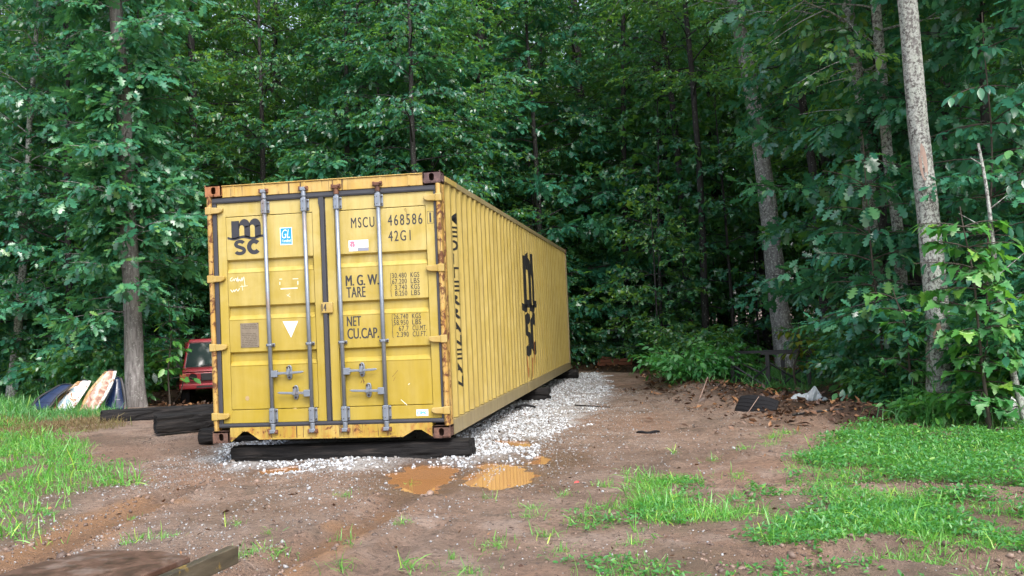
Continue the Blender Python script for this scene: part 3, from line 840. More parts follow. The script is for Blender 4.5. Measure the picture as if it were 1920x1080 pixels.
# gaskets
b = MB()
b.box(0.060, W-0.060, 0.016, 0.033, 2.407, 2.459); b.box(0.066, W-0.066, 0.011, 0.0155, 2.417, 2.436)
b.build('gasket', M['gasket'], box40, bevel=0.004)
b = MB(); b.box(0.060, W-0.060, 0.016, 0.033, 0.147, 0.186); b.box(0.066, W-0.066, 0.009, 0.0155, 0.158, 0.174)
b.build('gasket', M['gasket'], box40, bevel=0.004)
for x0, x1 in ((0.060, 0.104), (2.354, W-0.060)):
    MB().box(x0, x1, 0.022, 0.033, 0.188, 2.405).build('gasket', M['gasket'], box40, bevel=0.003)
b = MB(); b.prism([(1.196,0.188),(1.236,0.188),(1.236,2.405),(1.180,2.405),(1.180,2.35),(1.196,2.30)], 'y', 0.014, 0.0455); b.box(1.1875, 1.2445, 0.040, 0.06, 0.19, 2.40)
b.build('gasket', M['gasket'], box40, bevel=0.004)

# hinges
for s in (0, 1):
    m = (lambda x: x) if s == 0 else (lambda x: W-x)
    for z in (2.335, 1.645, 0.955, 0.262):
        b = MB()
        poly = [(m(0.055), z-0.034), (m(0.135), z-0.030), (m(0.165), z-0.020), (m(0.180), z-0.006), (m(0.180), z+0.016), (m(0.172), z+0.027), (m(0.055), z+0.033)]
        b.prism(poly, 'y', -0.008, 0.033)
        b.box(*sorted((m(-0.003), m(0.060))), -0.016, 0.030, z-0.038, z+0.038)
        b.build('hinge', M['paint_hinge'], dl if s == 0 else dr, bevel=0.007)

# lock rods with brackets, cams and handles
def lock_rod(x, xt, door_o, rusty):
    lean = xt-x
    px = lambda z: x + lean*(z/2.5)
    rod = MB().tube([(px(0.15), 0.0, 0.15), (px(2.45), 0.0, 2.45)], 0.0205, 12).build('lock_rod', M['galv'], door_o, smooth=True)
    for za, zb in ((2.282, 2.398), (0.190, 0.322)):
        xm = px((za+zb)/2)
        b = MB().box(xm-0.046, xm+0.046, 0.020, 0.0325, za, zb)
        b.box(xm-0.026, xm+0.026, -0.026, 0.0195, za-0.008, zb+0.008)
        br = b.build('rod_bracket', M['galv'], rod, bevel=0.008)
        k = MB()
        for dx in (-0.036, 0.036):
            for dz in (0.022, zb-za-0.022):
                k.tube([(xm+dx, 0.0195, za+dz), (xm+dx, 0.010, za+dz)], 0.0075, 8)
        for dz in (0.022, zb-za-0.022): k.tube([(xm-0.004, -0.0255, za+dz), (xm-0.004, -0.030, za+dz)], 0.005, 6)
        k.build('bolt', M['bolt'], rod)
    xm = px(0.96)
    MB().box(xm-0.046, xm+0.046, 0.018, 0.033, 0.942, 0.975).box(xm-0.025, xm+0.025, -0.025, 0.0175, 0.946, 0.971).build('rod_guide', M['galv'], rod, bevel=0.006)
    k = MB()
    for dx in (-0.036, 0.036): k.tube([(xm+dx, 0.0175, 0.958), (xm+dx, 0.008, 0.958)], 0.009, 8)
    k.build('bolt', M['bolt'], rod)
    # cams and keepers, top and bottom
    for z, sg in ((2.455, 1), (0.145, -1)):
        xm = px(z)
        b = MB().tube([(xm, 0, z-0.03*sg), (xm, 0, z+0.03*sg)], [0.027, 0.024], 10)
        b.box(xm-0.030, xm+0.030, -0.028, 0.008, *sorted((z+0.026*sg, z+0.062*sg)))
        b.build('cam', M['galv'] if not (rusty and sg > 0) else M['rust_metal'], rod, bevel=0.005)
        kk = MB()
        for dx in (-0.037, 0.037): kk.box(xm+dx-0.012, xm+dx+0.012, -0.020, 0.010, *sorted((z+0.028*sg, z+0.070*sg)))
        kk.tube([(xm+0.034, -0.012, z+0.05*sg), (xm+0.034, -0.034, z+0.055*sg)], 0.012, 8)
        kk.build('keeper', M['rust_metal'], rod, bevel=0.006)
    return rod
rods = [lock_rod(0.639, 0.622, dl, False), lock_rod(1.050, 1.038, dl, False), lock_rod(1.384, 1.377, dr, True), lock_rod(1.805, 1.801, dr, True)]
for rod, xr, xk, xe, z in ((rods[0], 0.637, 0.82, 0.986, 0.675), (rods[1], 1.048, 0.88, 0.697, 0.474), (rods[2], 1.384, 1.57, 1.737, 0.676), (rods[3], 1.805, 1.63, 1.443, 0.474)):
    s = 1 if xe > xr else -1
    b = MB()
    b.box(*sorted((xr+s*0.006, xr+s*0.072)), -0.028, 0.012, z-0.036, z+0.030)
    pts = [(xr+s*0.06, z-0.016), (xk-s*0.05, z-0.010), (xk, z-0.012), (xe-s*0.03, z-0.004), (xe, z+0.008), (xe-s*0.02, z+0.018), (xk, z+0.012), (xr+s*0.06, z+0.014)]
    b.prism(pts, 'y', -0.022, -0.008)
    b.build('handle', M['galv'], rod, bevel=0.004)
    b = MB()
    el = [(xk+0.029*math.copysign(abs(math.cos(a))**0.7, math.cos(a)), z+0.006+0.072*math.copysign(abs(math.sin(a))**0.8, math.sin(a))) for a in [2*PI*i/16 for i in range(16)]]
    b.prism(el, 'y', 0.018, 0.0335)
    b.prism([(xk-0.024, z-0.016), (xk+0.010, z-0.016), (xk+0.022, z+0.030), (xk+0.014, z+0.062), (xk-0.014, z+0.062), (xk-0.012, z+0.024)], 'y', -0.034, -0.023)
    b.build('handle_catch', M['galv'], rod, bevel=0.005)
    k = MB()
    for dz in (-0.044, 0.056): k.tube([(xk, 0.0175, z+dz), (xk, -0.040 if dz > 0 else 0.008, z+dz)], 0.011, 8)
    k.build('bolt', M['bolt'], rod)
# lock box across the door gap, numbered 14
lb = MB().box(1.176, 1.296, 0.004, 0.033, 1.252, 1.36).build('lock_box', M['paint_hinge'], dr, bevel=0.008)

# ------------------------------------------------------------------ lettering on the doors
def text_mesh(s, spacing=1.0, bold=0.0):
    cu = bpy.data.curves.new('lettering', 'FONT')
    cu.body = s; cu.offset = bold; cu.space_character = spacing; cu.resolution_u = 4
    o = bpy.data.objects.new('lettering', cu); C.objects.link(o)
    bpy.context.view_layer.update()
    me = bpy.data.meshes.new_from_object(o.evaluated_get(bpy.context.evaluated_depsgraph_get()))
    bpy.data.objects.remove(o); bpy.data.curves.remove(cu)
    return me
def text_on(s, x0, x1, z0, z1, y, mat, parent, spacing=1.0, bold=0.0, name='lettering', slant=0.0):
    """text fitted to the rectangle x0..x1, z0..z1 on a face that looks along -Y"""
    me = text_mesh(s, spacing, 0.0)
    n = len(me.vertices); co = np.empty(n*3, np.float32); me.vertices.foreach_get('co', co); co = co.reshape(-1, 3)
    lo, hi = co.min(0), co.max(0)
    u = (co[:, 0]-lo[0])/(hi[0]-lo[0]); v = (co[:, 1]-lo[1])/(hi[1]-lo[1])
    out = np.stack([x0+u*(x1-x0)+slant*v, np.full(n, y), z0+v*(z1-z0)], 1)
    me.vertices.foreach_set('co', out.ravel().astype(np.float32)); me.update()
    if bold:                                     # heavier strokes: the letters once more, a hair to either side
        w = min(bold*0.28*(z1-z0)/0.1, 0.006); bm = bmesh.new(); bm.from_mesh(me); me2 = me.copy()
        for i, dx in enumerate((-w, w)):
            me2.vertices.foreach_set('co', (out+np.array([dx, -0.0002*(i+1), 0])).ravel().astype(np.float32)); bm.from_mesh(me2)
        bm.to_mesh(me); bm.free(); bpy.data.meshes.remove(me2)
    return link(name, me, parent, mat)
def poly_mesh(polys, y):
    bm = bmesh.new()
    for p in polys:
        f = bm.faces.new([bm.verts.new((a, y, c)) for a, c in p])
    bmesh.ops.triangulate(bm, faces=bm.faces)
    me = bpy.data.meshes.new('print'); bm.to_mesh(me); bm.free()
    return me
def stroke(pts, w):
    """a ribbon of width w along 2D points"""
    q = []
    for i in range(len(pts)-1):
        a, b = Vector(pts[i]), Vector(pts[i+1]); d = (b-a)
        if d.length < 1e-6: continue
        d.normalize(); nn = Vector((-d.y, d.x))*w/2
        q.append([tuple(a-nn-d*w*.2), tuple(b-nn+d*w*.2), tuple(b+nn+d*w*.2), tuple(a+nn-d*w*.2)])
    return q
def strip(outer, inner):
    return [[outer[i], outer[i+1], inner[i+1], inner[i]] for i in range(len(outer)-1)]
def arc(cx, cz, rx, rz, a0, a1, n=14): return [(cx+rx*math.cos(R(a0+(a1-a0)*i/n)), cz+rz*math.sin(R(a0+(a1-a0)*i/n))) for i in range(n+1)]
def msc_logo():
    """unit square: bold m over a wave line, s and c below. Returns quads in (u 0..1, v 0..1)"""
    q = []
    base = lambda u: 0.478 + 0.028*math.sin((u-0.30)*2*PI/0.50)
    def col(u0, u1, top):
        n = 4
        us = [u0+(u1-u0)*i/n for i in range(n+1)]
        return [[(us[i], base(us[i])), (us[i+1], base(us[i+1])), (us[i+1], top(us[i+1])), (us[i], top(us[i]))] for i in range(n)]
    # stem, then two shoulders with their legs
    q += col(0.115, 0.325, lambda u: 0.955)
    for c0, leg0, leg1 in ((0.325, 0.455, 0.600), (0.600, 0.735, 0.885)):
        cx = (c0+leg1)/2; rx = (leg1-c0)/2; ri = (leg0-c0)/2
        outer = arc(cx, 0.80, rx+0.012, 0.20, 180, 0)
        inner = arc(c0+ri, 0.745, ri, 0.085, 180, 0)
        q += strip(outer, inner)
        q += col(leg0, leg1+0.012, lambda u: 0.80 if u > leg0+0.01 else 0.745)
    q.append([(0.31, 0.74), (0.335, 0.74), (0.335, 0.86), (0.31, 0.93)])
    # wave line
    us = [i/28 for i in range(29)]
    q += strip([(u, base(u)+0.036-0.012*abs(u-.5)) for u in us], [(u, base(u)-0.042+0.012*abs(u-.5)) for u in us])
    # s
    def band(center, w):
        out, inn = [], []
        for i, p in enumerate(center):
            a = Vector(center[max(i-1, 0)]); b2 = Vector(center[min(i+1, len(center)-1)]); d = (b2-a).normalized(); nn = Vector((-d.y, d.x))*w/2
            out.append(tuple(Vector(p)+nn)); inn.append(tuple(Vector(p)-nn))
        return strip(out, inn)
    sc = arc(0.315, 0.305, 0.105, 0.075, 25, 270, 14)[:-1] + arc(0.315, 0.115, 0.110, 0.082, 90, -155, 14)
    sc = arc(0.325, 0.300, 0.105, 0.078, 20, 250, 12) + arc(0.325, 0.118, 0.115, 0.082, 70, -160, 12)
    q += band(sc, 0.096)
    q += band(arc(0.705, 0.208, 0.135, 0.155, 42, 318, 22), 0.118)
    return q
def fit(polys, x0, x1, z0, z1): return [[(x0+u*(x1-x0), z0+v*(z1-z0)) for u, v in p] for p in polys]
TF = DF+0.0015                                   # print stands 1.5 mm in front of the panel
def print_on(name, polys, y, mat, parent): return link(name, poly_mesh(polys, y), parent, mat)
def rect(x0, x1, z0, z1): return [(x0, z0), (x1, z0), (x1, z1), (x0, z1)]
print_on('emblem', fit(msc_logo(), 0.207, 0.607, 1.878, 2.238), TF, M['ink'], dl)
st = print_on('sticker', [rect(0.765, 0.893, 1.952, 2.128)], TF, M['pale_sticker'], dl)
print_on('sticker_field', [rect(0.773, 0.885, 1.960, 2.120)], TF-0.0006, M['blue_print'], st)
text_on('GL', 0.778, 0.868, 2.02, 2.108, TF-0.0012, M['white_print'], st, slant=0.014)
text_on('Certified', 0.785, 0.875, 1.982, 2.008, TF-0.0012, M['white_print'], st, bold=0.01)
print_on('sticker_line', [rect(0.780, 0.878, 1.968, 1.971)], TF-0.0012, M['pale_sticker'], st)
ink = dict(y=TF, mat=M['ink'], parent=dr)
text_on('MSCU', 1.508, 1.746, 2.083, 2.186, spacing=1.25, bold=0.004, **ink)
text_on('468586', 1.884, 2.232, 2.085, 2.192, spacing=1.3, bold=0.004, **ink)
text_on('1', 2.306, 2.322, 2.096, 2.192, TF-0.002, M['ink'], dr, bold=0.004)
print_on('check_digit_box', stroke([(2.284,2.086),(2.344,2.086),(2.344,2.203),(2.284,2.203),(2.284,2.086)], 0.004), TF-0.002, M['ink'], dr)
text_on('42G1', 1.884, 2.108, 1.930, 2.034, spacing=1.3, bold=0.004, **ink)
text_on('M. G. W.', 1.433, 1.768, 1.512, 1.617, bold=0.012, **ink)
text_on('TARE', 1.437, 1.628, 1.396, 1.500, spacing=1.05, bold=0.008, **ink)
text_on('NET', 1.430, 1.572, 1.114, 1.210, spacing=1.05, bold=0.008, **ink)
text_on('CU.CAP.', 1.430, 1.748, 0.988, 1.092, bold=0.008, **ink)
for rows, ztop in (((('30.480', 'KGS'), ('67.200', 'LBS'), ('3.740', 'KGS'), ('8.250', 'LBS')), 1.617), ((('26.740', 'KGS'), ('58.950', 'LBS'), ('67.7', 'CU.MT.'), ('2.390', 'CU.FT.')), 1.213)):
    for i, (a, u) in enumerate(rows):
        zt = ztop-i*0.0585; wd = 0.147*len(a)/6
        text_on(a, 2.052-wd, 2.052, zt-0.050, zt, spacing=1.1, bold=0.003, **ink)
        text_on(u, 2.092, 2.092+(0.088 if len(u) == 3 else 0.142), zt-0.050, zt, spacing=1.1, bold=0.003, **ink)
    for zt in (ztop, ztop-0.117):
        zb = zt-0.112; zm = (zt+zb)/2
        print_on('brace', stroke([(1.898, zt), (1.890, zt-0.006), (1.890, zm+0.006), (1.885, zm), (1.890, zm-0.006), (1.890, zb+0.006), (1.898, zb)], 0.004), TF, M['ink'], dr)
st = print_on('sticker', [rect(1.474, 1.677, 1.884, 1.962)], TF, M['pale_sticker'], dr)
print_on('sticker_stub', [rect(1.476, 1.565, 1.853, 1.881)], TF, M['pale_sticker'], st)
print_on('sticker_field', [rect(1.568, 1.678, 1.853, 1.881)], TF, M['grey_print'], st)
print_on('sticker_emblem', [arc(1.514, 1.940, 0.024, 0.013, 0, 360, 12)[:-1], arc(1.500, 1.915, 0.013, 0.015, 0, 360, 10)[:-1], arc(1.527, 1.915, 0.013, 0.015, 0, 360, 10)[:-1], rect(1.492, 1.536, 1.893, 1.9)], TF-0.0008, M['pink_print'], st)
print_on('sticker_line', [rect(1.555+0.03*i, 1.575+0.03*i, 1.921, 1.926) for i in range(4)] + [rect(1.555, 1.64, 1.938, 1.941)], TF-0.0008, M['grey_print'], st)
dp = MB().box(0.315, 0.507, TF-0.004, TF+0.001, 0.943, 1.188).build('data_plate', M['plate_metal'], dl)
rr = random.Random(3)
q = []
for i in range(13):
    z = 1.172-i*0.0175; x = 0.328
    if i in (3, 4): continue
    while x < 0.485:
        w = rr.uniform(0.012, 0.04); q.append(rect(x, min(x+w, 0.492), z-0.005, z)); x += w+0.008
print_on('plate_text', q, TF-0.0055, M['plate_ink'], dp)
print_on('rivet', [arc(x, z, 0.004, 0.004, 0, 360, 8)[:-1] for x in (0.322, 0.500) for z in (0.95, 1.181)], TF-0.006, M['bolt'], dp)
tr = print_on('triangle_sticker', [[(0.762,1.190),(0.844,1.024),(0.923,1.187)]], TF, M['white_print'], dl)
print_on('sticker_line', [rect(0.828, 0.858, 1.17-0.017*i, 1.173-0.017*i) for i in range(5)], TF-0.0008, M['cyan_print'], tr)
cm = print_on('sticker', [rect(2.098, 2.218, 0.212, 0.275)], DF-0.002, M['white_print'], dr)
text_on('CIMC', 2.108, 2.208, 0.228, 0.258, DF-0.0035, M['cyan_print'], cm, bold=0.02)
text_on('14', 1.186, 1.232, 1.275, 1.345, 0.0025, M['ink'], lb, bold=0.01)
# chalk scrawl, a ghost of a removed placard, scratches
print_on('chalk_writing', stroke([(0.245,1.655),(0.225,1.640),(0.222,1.622),(0.240,1.618),(0.262,1.640),(0.270,1.615),(0.258,1.625),(0.285,1.645),(0.290,1.612),(0.305,1.66),(0.302,1.605),(0.318,1.635),(0.33,1.612),(0.35,1.65),(0.345,1.61),(0.368,1.655),(0.378,1.565)], 0.005)
         + stroke([(0.225,1.532),(0.240,1.505),(0.258,1.530),(0.262,1.508),(0.285,1.535),(0.300,1.512),(0.318,1.54)], 0.006) + stroke([(0.345,1.575),(0.352,1.520)], 0.004) + stroke([(0.325,1.557),(0.405,1.563)], 0.004), TF, M['chalk'], dl)
print_on('placard_mark', [rect(0.741, 0.772, 1.610, 1.616), rect(0.882, 0.940, 1.606, 1.612), rect(0.742, 0.750, 1.556, 1.586), rect(0.930, 0.939, 1.550, 1.586), rect(0.752, 0.930, 1.510, 1.521)]
         + stroke([(0.815,1.455),(0.850,1.430)], 0.004) + stroke([(0.845,1.465),(0.822,1.440)], 0.003), TF, M['chalk'], dl)
print_on('scratch', stroke([(1.948,0.375),(2.005,0.322)], 0.006)+stroke([(2.04,0.53),(2.028,0.52)], 0.006), TF, M['chalk'], dr)
print_on('rust_scratch', stroke([(1.868,0.60),(1.93,0.665)], 0.003)+stroke([(1.878,0.56),(1.90,0.60)], 0.003)+stroke([(1.56,0.575),(1.548,0.55)], 0.006)+stroke([(1.575,0.575),(1.578,0.545)], 0.006)+stroke([(1.565,0.595),(1.585,0.56)], 0.005)
         + stroke([(2.066,2.215),(2.058,2.24),(2.068,2.25),(2.078,2.2),(2.083,2.12)], 0.003), TF-0.0005, M['rust_metal'], dr)
print_on('scuff_patch', [arc(0.862, 0.285, 0.034, 0.042, 0, 360, 11)[:-1], arc(0.362, 0.435, 0.022, 0.024, 0, 360, 9)[:-1]], TF, plain('scuffed_primer', (0.36, 0.26, 0.13), 0.8, var=0.5, scale=40), dl)

# ------------------------------------------------------------------ side walls, roof, floor
PER = 0.278; PH = 0.695; XO, XI = W-0.008, W-0.044
BRK = []                                      # corrugation breakpoints (y, depth 0 outer .. 1 inner)
k = -2
while PH+k*PER < L:
    y = PH+k*PER
    BRK += [(y, 0.0), (y+0.072, 0.0), (y+0.140, 1.0), (y+0.210, 1.0)]; k += 1
YS = [0.159]+[y for y, _ in BRK if 0.165 < y < L-0.165]+[L-0.159]
_by = np.array([y for y, _ in BRK]); _bd = np.array([d for _, d in BRK])
def side_x(y): return XO+(XI-XO)*np.interp(y, _by, _bd)
vs = []; fs = []
for y in YS:
    for z in (0.158, 2.506): vs.append((float(side_x(y)), y, z))
for i in range(len(YS)-1): fs.append((2*i, 2*i+2, 2*i+3, 2*i+1))
wall_r = MB().add(vs, fs).build('side_wall', M['paint_side'], box40, fix=False)
MB().add([(W-x, y, z) for x, y, z in vs], [f[::-1] for f in fs]).build('side_wall', M['paint_side'], box40, fix=False)
for m, nm in ((lambda x: x, 0), (lambda x: W-x, 1)):
    b = MB(); b.box(*sorted((m(0.004), m(0.060))), 0.160, L-0.160, 2.508, 2.568)
    b.build('top_rail', M['paint_rail'] if nm == 0 else M['paint_rail'], box40, bevel=0.004)
    b = MB()
    for y0, y1 in ((0.160, 5.50), (5.56, L-0.160)):
        b.box(*sorted((m(0.002), m(0.008))), y0, y1, 0.006, 0.150)
        b.box(*sorted((m(0.0085), m(0.060))), y0, y1, 0.002, 0.010)
        b.box(*sorted((m(0.0085), m(0.060))), y0, y1, 0.140, 0.152)
    b.box(*sorted((m(0.010), m(0.058))), 5.49, 5.57, 0.012, 0.138)
    b.build('bottom_rail', M['paint_rail'], box40)
# patched plate on the right top rail near the doors
MB().box(W-0.0035, W+0.002, 0.22, 0.75, 2.512, 2.566).build('rail_patch', M['paint_side'], box40)
# roof sheet, shallow corrugations across
b = MB(); ys = np.arange(0.17, L-0.16, 0.105); rv, rf = [], []
for i, y in enumerate(ys):
    z = 2.572 + (0.0 if (i//2) % 2 else 0.016)
    rv += [(0.062, y, z), (W-0.062, y, z)]
for i in range(len(ys)-1): rf.append((2*i, 2*i+1, 2*i+3, 2*i+2))
b.add(rv, rf).build('roof', M['paint_rail'], box40, fix=False)
MB().box(0.15, W-0.15, L-0.05, L-0.02, 0.02, 2.57).build('end_wall', M['paint_side'], box40)
MB().box(0.062, W-0.062, 0.165, L-0.06, 0.142, 0.165).build('floor', M['dark_inside'], box40)
b = MB()
for y in np.arange(0.5, L-0.3, 0.3): b.box(0.062, W-0.062, y, y+0.05, 0.012, 0.141)
b.build('cross_member', M['dark_inside'], box40)

def on_side(me_or_polys, y0, y1, z0, z1, name, mat, text=False, bold=0.0):
    """flat shapes laid over the corrugation: cut at every fold, then dropped on the wall"""
    if text:
        me = text_mesh(me_or_polys, 1.0, bold); bm = bmesh.new(); bm.from_mesh(me); bpy.data.meshes.remove(me)
        xs = [v.co.x for v in bm.verts]; zs = [v.co.y for v in bm.verts]
        lo, hi, l2, h2 = min(xs), max(xs), min(zs), max(zs)
        for v in bm.verts: v.co = (0, y0+(v.co.x-lo)/(hi-lo)*(y1-y0), z0+(v.co.y-l2)/(h2-l2)*(z1-z0))
    else:
        bm = bmesh.new()
        for p in me_or_polys: bm.faces.new([bm.verts.new((0, y0+u*(y1-y0), z0+v*(z1-z0))) for u, v in p])
    bmesh.ops.triangulate(bm, faces=bm.faces)
    for y in _by:
        if y0 < y < y1: bmesh.ops.bisect_plane(bm, geom=bm.verts[:]+bm.edges[:]+bm.faces[:], plane_co=(0, y, 0), plane_no=(0, 1, 0))
    for v in bm.verts: v.co.x = float(side_x(v.co.y))+0.0025
    me = bpy.data.meshes.new(name); bm.to_mesh(me); bm.free()
    return link(name, me, wall_r, mat)
for i, ch in enumerate('MEDITERRANEAN'):   # each letter 0.2 m wide, stacked down the wall
    zt = 2.243-i*0.1408
    hw = 0.022 if ch == 'I' else 0.105
    on_side(ch, 0.622-hw, 0.622+hw, zt-0.112, zt, 'lettering', M['ink_side'], True, 0.02)
on_side(msc_logo(), 5.28, 6.95, 0.535, 2.16, 'emblem', M['ink_side'])
# rust runs below the emblem
q = []
for y, z1, z0, w in ((5.68, .55, .22, .03), (5.86, .6, .19, .02), (6.14, .62, .17, .035), (6.22, .5, .2, .02), (6.5, .75, .4, .02), (6.42, .6, .3, .025), (5.5, .42, .2, .03)):
    q.append([(y-w, z1), (y+w, z1), (y+w*.6, (z0+z1)/2), (y+w*.3, z0), (y-w*.4, z0), (y-w*.8, (z0+z1)/2)])
on_side([[(a, c) for a, c in p] for p in q], 0, 1, 0, 1, 'rust_run', plain('rust_run', (0.25, 0.10, 0.025), 0.8, var=0.5, scale=20))
# ------------------------------------------------------------------ timbers
def timber(name, label, p0, p1, w, h, seed, group='old black railway timbers', roll=0.0, base=None):
    """a squared tarred beam from p0 to p1 (centre line of its underside), end grain split by cracks"""
    p0, p1 = Vector(p0), Vector(p1)
    ln = (p1-p0).length
    nl, nw, nh = max(8, int(ln/0.05)), 8, 7
    bm = bmesh.new()
    def grid(fn, a, b, mi):
        vv = [[bm.verts.new(fn(i/a, j/b)) for j in range(b+1)] for i in range(a+1)]
        for i in range(a):
            for j in range(b):
                f = bm.faces.new((vv[i][j], vv[i+1][j], vv[i+1][j+1], vv[i][j+1])); f.material_index = mi
    grid(lambda u, v: (u*ln, (v-.5)*w, h), nl, nw, 0)
    grid(lambda u, v: (u*ln, (.5-v)*w, 0), nl, nw, 0)
    grid(lambda u, v: (u*ln, -w/2, v*h), nl, nh, 0)
    grid(lambda u, v: (u*ln, w/2, (1-v)*h), nl, nh, 0)
    grid(lambda u, v: (0, (.5-u)*w, v*h), 14, 14, 1)
    grid(lambda u, v: (ln, (u-.5)*w, v*h), 14, 14, 1)
    bmesh.ops.remove_doubles(bm, verts=bm.verts, dist=0.0004)
    bm.normal_update()
    for v in bm.verts:
        x, y, z = v.co; n = v.normal.copy()
        cy_, cz = y/(w/2), (z-h/2)/(h/2)
        edge = max(0, abs(cy_)+abs(cz)-1.45)
        d = -0.030*edge + 0.008*float(vnoise(x*2.2, y*14, z*14, seed)) + 0.006*float(vnoise(x*6, y*40, z*40, seed+3))
        g = float(vnoise(x*0.8, y*22, z*22, seed+5))
        if abs(g) < 0.10: d -= 0.016*(1-abs(g)/0.10)
        if x < 0.004 or x > ln-0.004:
            a = math.atan2(z-h*0.45, y); r = math.hypot(y, z-h*0.45)
            for a0 in (0.4+seed, 2.3+seed*1.3, 4.1+seed*0.7):
                da = abs((a-a0+PI) % (2*PI)-PI)*r
                if da < 0.018: d -= 0.030*(1-da/0.018)*min(1, r/0.05)
        v.co += n*d
    me = bpy.data.meshes.new(name); bm.to_mesh(me); bm.free()
    o = link(name, me, None, [M['tie'], M['tie_end']])
    ax = (p1-p0).normalized()
    up = Vector((0, 0, 1)); up = (up-ax*up.dot(ax)).normalized(); side = up.cross(ax)
    o.matrix_world = Matrix(((ax.x, side.x, up.x, p0.x), (ax.y, side.y, up.y, p0.y), (ax.z, side.z, up.z, p0.z), (0, 0, 0, 1))) @ Matrix.Rotation(roll, 4, 'X')
    return tag(o, label, 'timber', group)
timber('railway_timber', 'long black timber lying across under the door end of the container', (0.12, 0.27, -0.035), (2.62, 0.16, -0.005), 0.24, 0.19, 1)
timber('railway_timber', 'black timber block whose end sticks out past the lower left door corner', (-0.97, 1.72, 0.02), (0.7, 1.85, 0.02), 0.22, 0.175, 2)
timber('railway_timber', 'black timber block under the middle of the container beside the gravel', (1.2, 6.65, 0.0), (2.62, 6.65, 0.0), 0.28, 0.215, 3)
timber('railway_timber', 'black timber block under the far end of the container', (1.0, 12.0, 0.02), (2.60, 12.0, 0.02), 0.30, 0.19, 4)
timber('railway_timber', 'dark timber lying behind another one at the foot of the oak', (-4.22, 5.0, -0.04), (-1.15, 5.9, 0.0), 0.26, 0.22, 5)
timber('railway_timber', 'nearer of two loose dark timbers left of the container doors', (-2.28, 3.05, 0.01), (-0.25, 4.6, 0.02), 0.26, 0.24, 6)

# ------------------------------------------------------------------ the red wreck, half hidden behind the container
M['red_paint'] = plain('red_paint', (0.26, 0.014, 0.022), 0.3, 0.0, 0.5, 0.45, 3)
M['black_trim'] = plain('black_trim', (0.014, 0.014, 0.016), 0.55)
M['rubber'] = plain('rubber', (0.011, 0.011, 0.013), 0.85, 0.0, 0.2, bump=0.2)
M['chrome'] = plain('chrome', (0.50, 0.52, 0.54), 0.25, 0.9)
def glass_mat():
    t = NT('windscreen_glass')
    return t.done(t.bsdf(Base_Color=(0.02, 0.035, 0.035), Roughness=0.06, Specular_IOR_Level=0.8))
M['glass'] = glass_mat()
M['amber'] = plain('amber_lens', (0.45, 0.17, 0.05), 0.25)
car = thing('red_pickup', 'abandoned dark red boxy vehicle with missing headlamp, half hidden behind the container', 'vehicle', (-4.92, 10.62, -0.28), R(24))
b = MB()                                                     # X -0.8..0.8, nose at y=0, runs back to 3.2
def slab(b, x, y0, y1, z0, z1, tx=0.0, ty0=0.0, ty1=0.0):
    """box whose top is narrower by tx each side and shifted in y at front / back"""
    b.add([(-x,y0,z0),(x,y0,z0),(x,y1,z0),(-x,y1,z0),(-x+tx,y0+ty0,z1),(x-tx,y0+ty0,z1),(x-tx,y1-ty1,z1),(-x+tx,y1-ty1,z1)],
          [(0,3,2,1),(4,5,6,7),(0,1,5,4),(1,2,6,5),(2,3,7,6),(3,0,4,7)])
slab(b, 0.80, 0.10, 3.3, 0.50, 0.78, 0.03)
body = b.build('body', M['red_paint'], car, bevel=0.04, seg=3)
b = MB(); slab(b, 0.765, 0.03, 1.02, 0.785, 0.86, 0.05, 0.05, 0.0)
b.build('bonnet', M['red_paint'], car, bevel=0.03, seg=3)
b = MB()
for s in (-1, 1):                                            # pillars
    b.add([(s*0.775,0.98,0.83),(s*0.715,0.98,0.83),(s*0.715,1.08,0.83),(s*0.775,1.08,0.83),(s*0.665,1.30,1.40),(s*0.610,1.30,1.40),(s*0.610,1.40,1.40),(s*0.665,1.40,1.40)],
          [(0,3,2,1),(4,5,6,7),(0,1,5,4),(1,2,6,5),(2,3,7,6),(3,0,4,7)])
    b.box(*sorted((s*0.62, s*0.78)), 2.2, 2.35, 0.80, 1.42)
slab(b, 0.68, 1.27, 2.4, 1.395, 1.47, 0.05, 0.06, 0.05)
b.build('cab', M['red_paint'], car, bevel=0.025, seg=3)
b = MB(); b.add([(-0.72,1.015,0.855),(0.72,1.015,0.855),(0.615,1.305,1.385),(-0.615,1.305,1.385),(-0.72,1.03,0.85),(0.72,1.03,0.85),(0.615,1.32,1.38),(-0.615,1.32,1.38)], [(0,1,2,3),(7,6,5,4),(0,4,5,1),(1,5,6,2),(2,6,7,3),(3,7,4,0)])
ws = b.build('windscreen', M['glass'], car)
fr = MB()
cs = [Vector((-0.725,1.005,0.85)), Vector((0.725,1.005,0.85)), Vector((0.62,1.298,1.39)), Vector((-0.62,1.298,1.39))]
for i in range(4): fr.tube([cs[i], cs[(i+1) % 4]], 0.009, 6)
fr.build('windscreen_trim', M['chrome'], ws)
MB().tube([(-0.40,0.985,0.87),(-0.22,0.995,0.91),(0.10,1.0,0.93)], 0.008, 6).build('wiper', M['black_trim'], ws)
b = MB(); b.box(-0.795, 0.795, 0.05, 0.095, 0.60, 0.775)
b.build('front_panel', M['red_paint'], car, bevel=0.02)
gr = MB().box(-0.36, 0.36, 0.030, 0.049, 0.60, 0.755).build('grille', M['black_trim'], car, bevel=0.01)
for i in range(5): MB().box(-0.34+0.17*i-0.008, -0.34+0.17*i+0.008, 0.018, 0.029, 0.61, 0.745).build('grille_bar', M['black_trim'], gr)
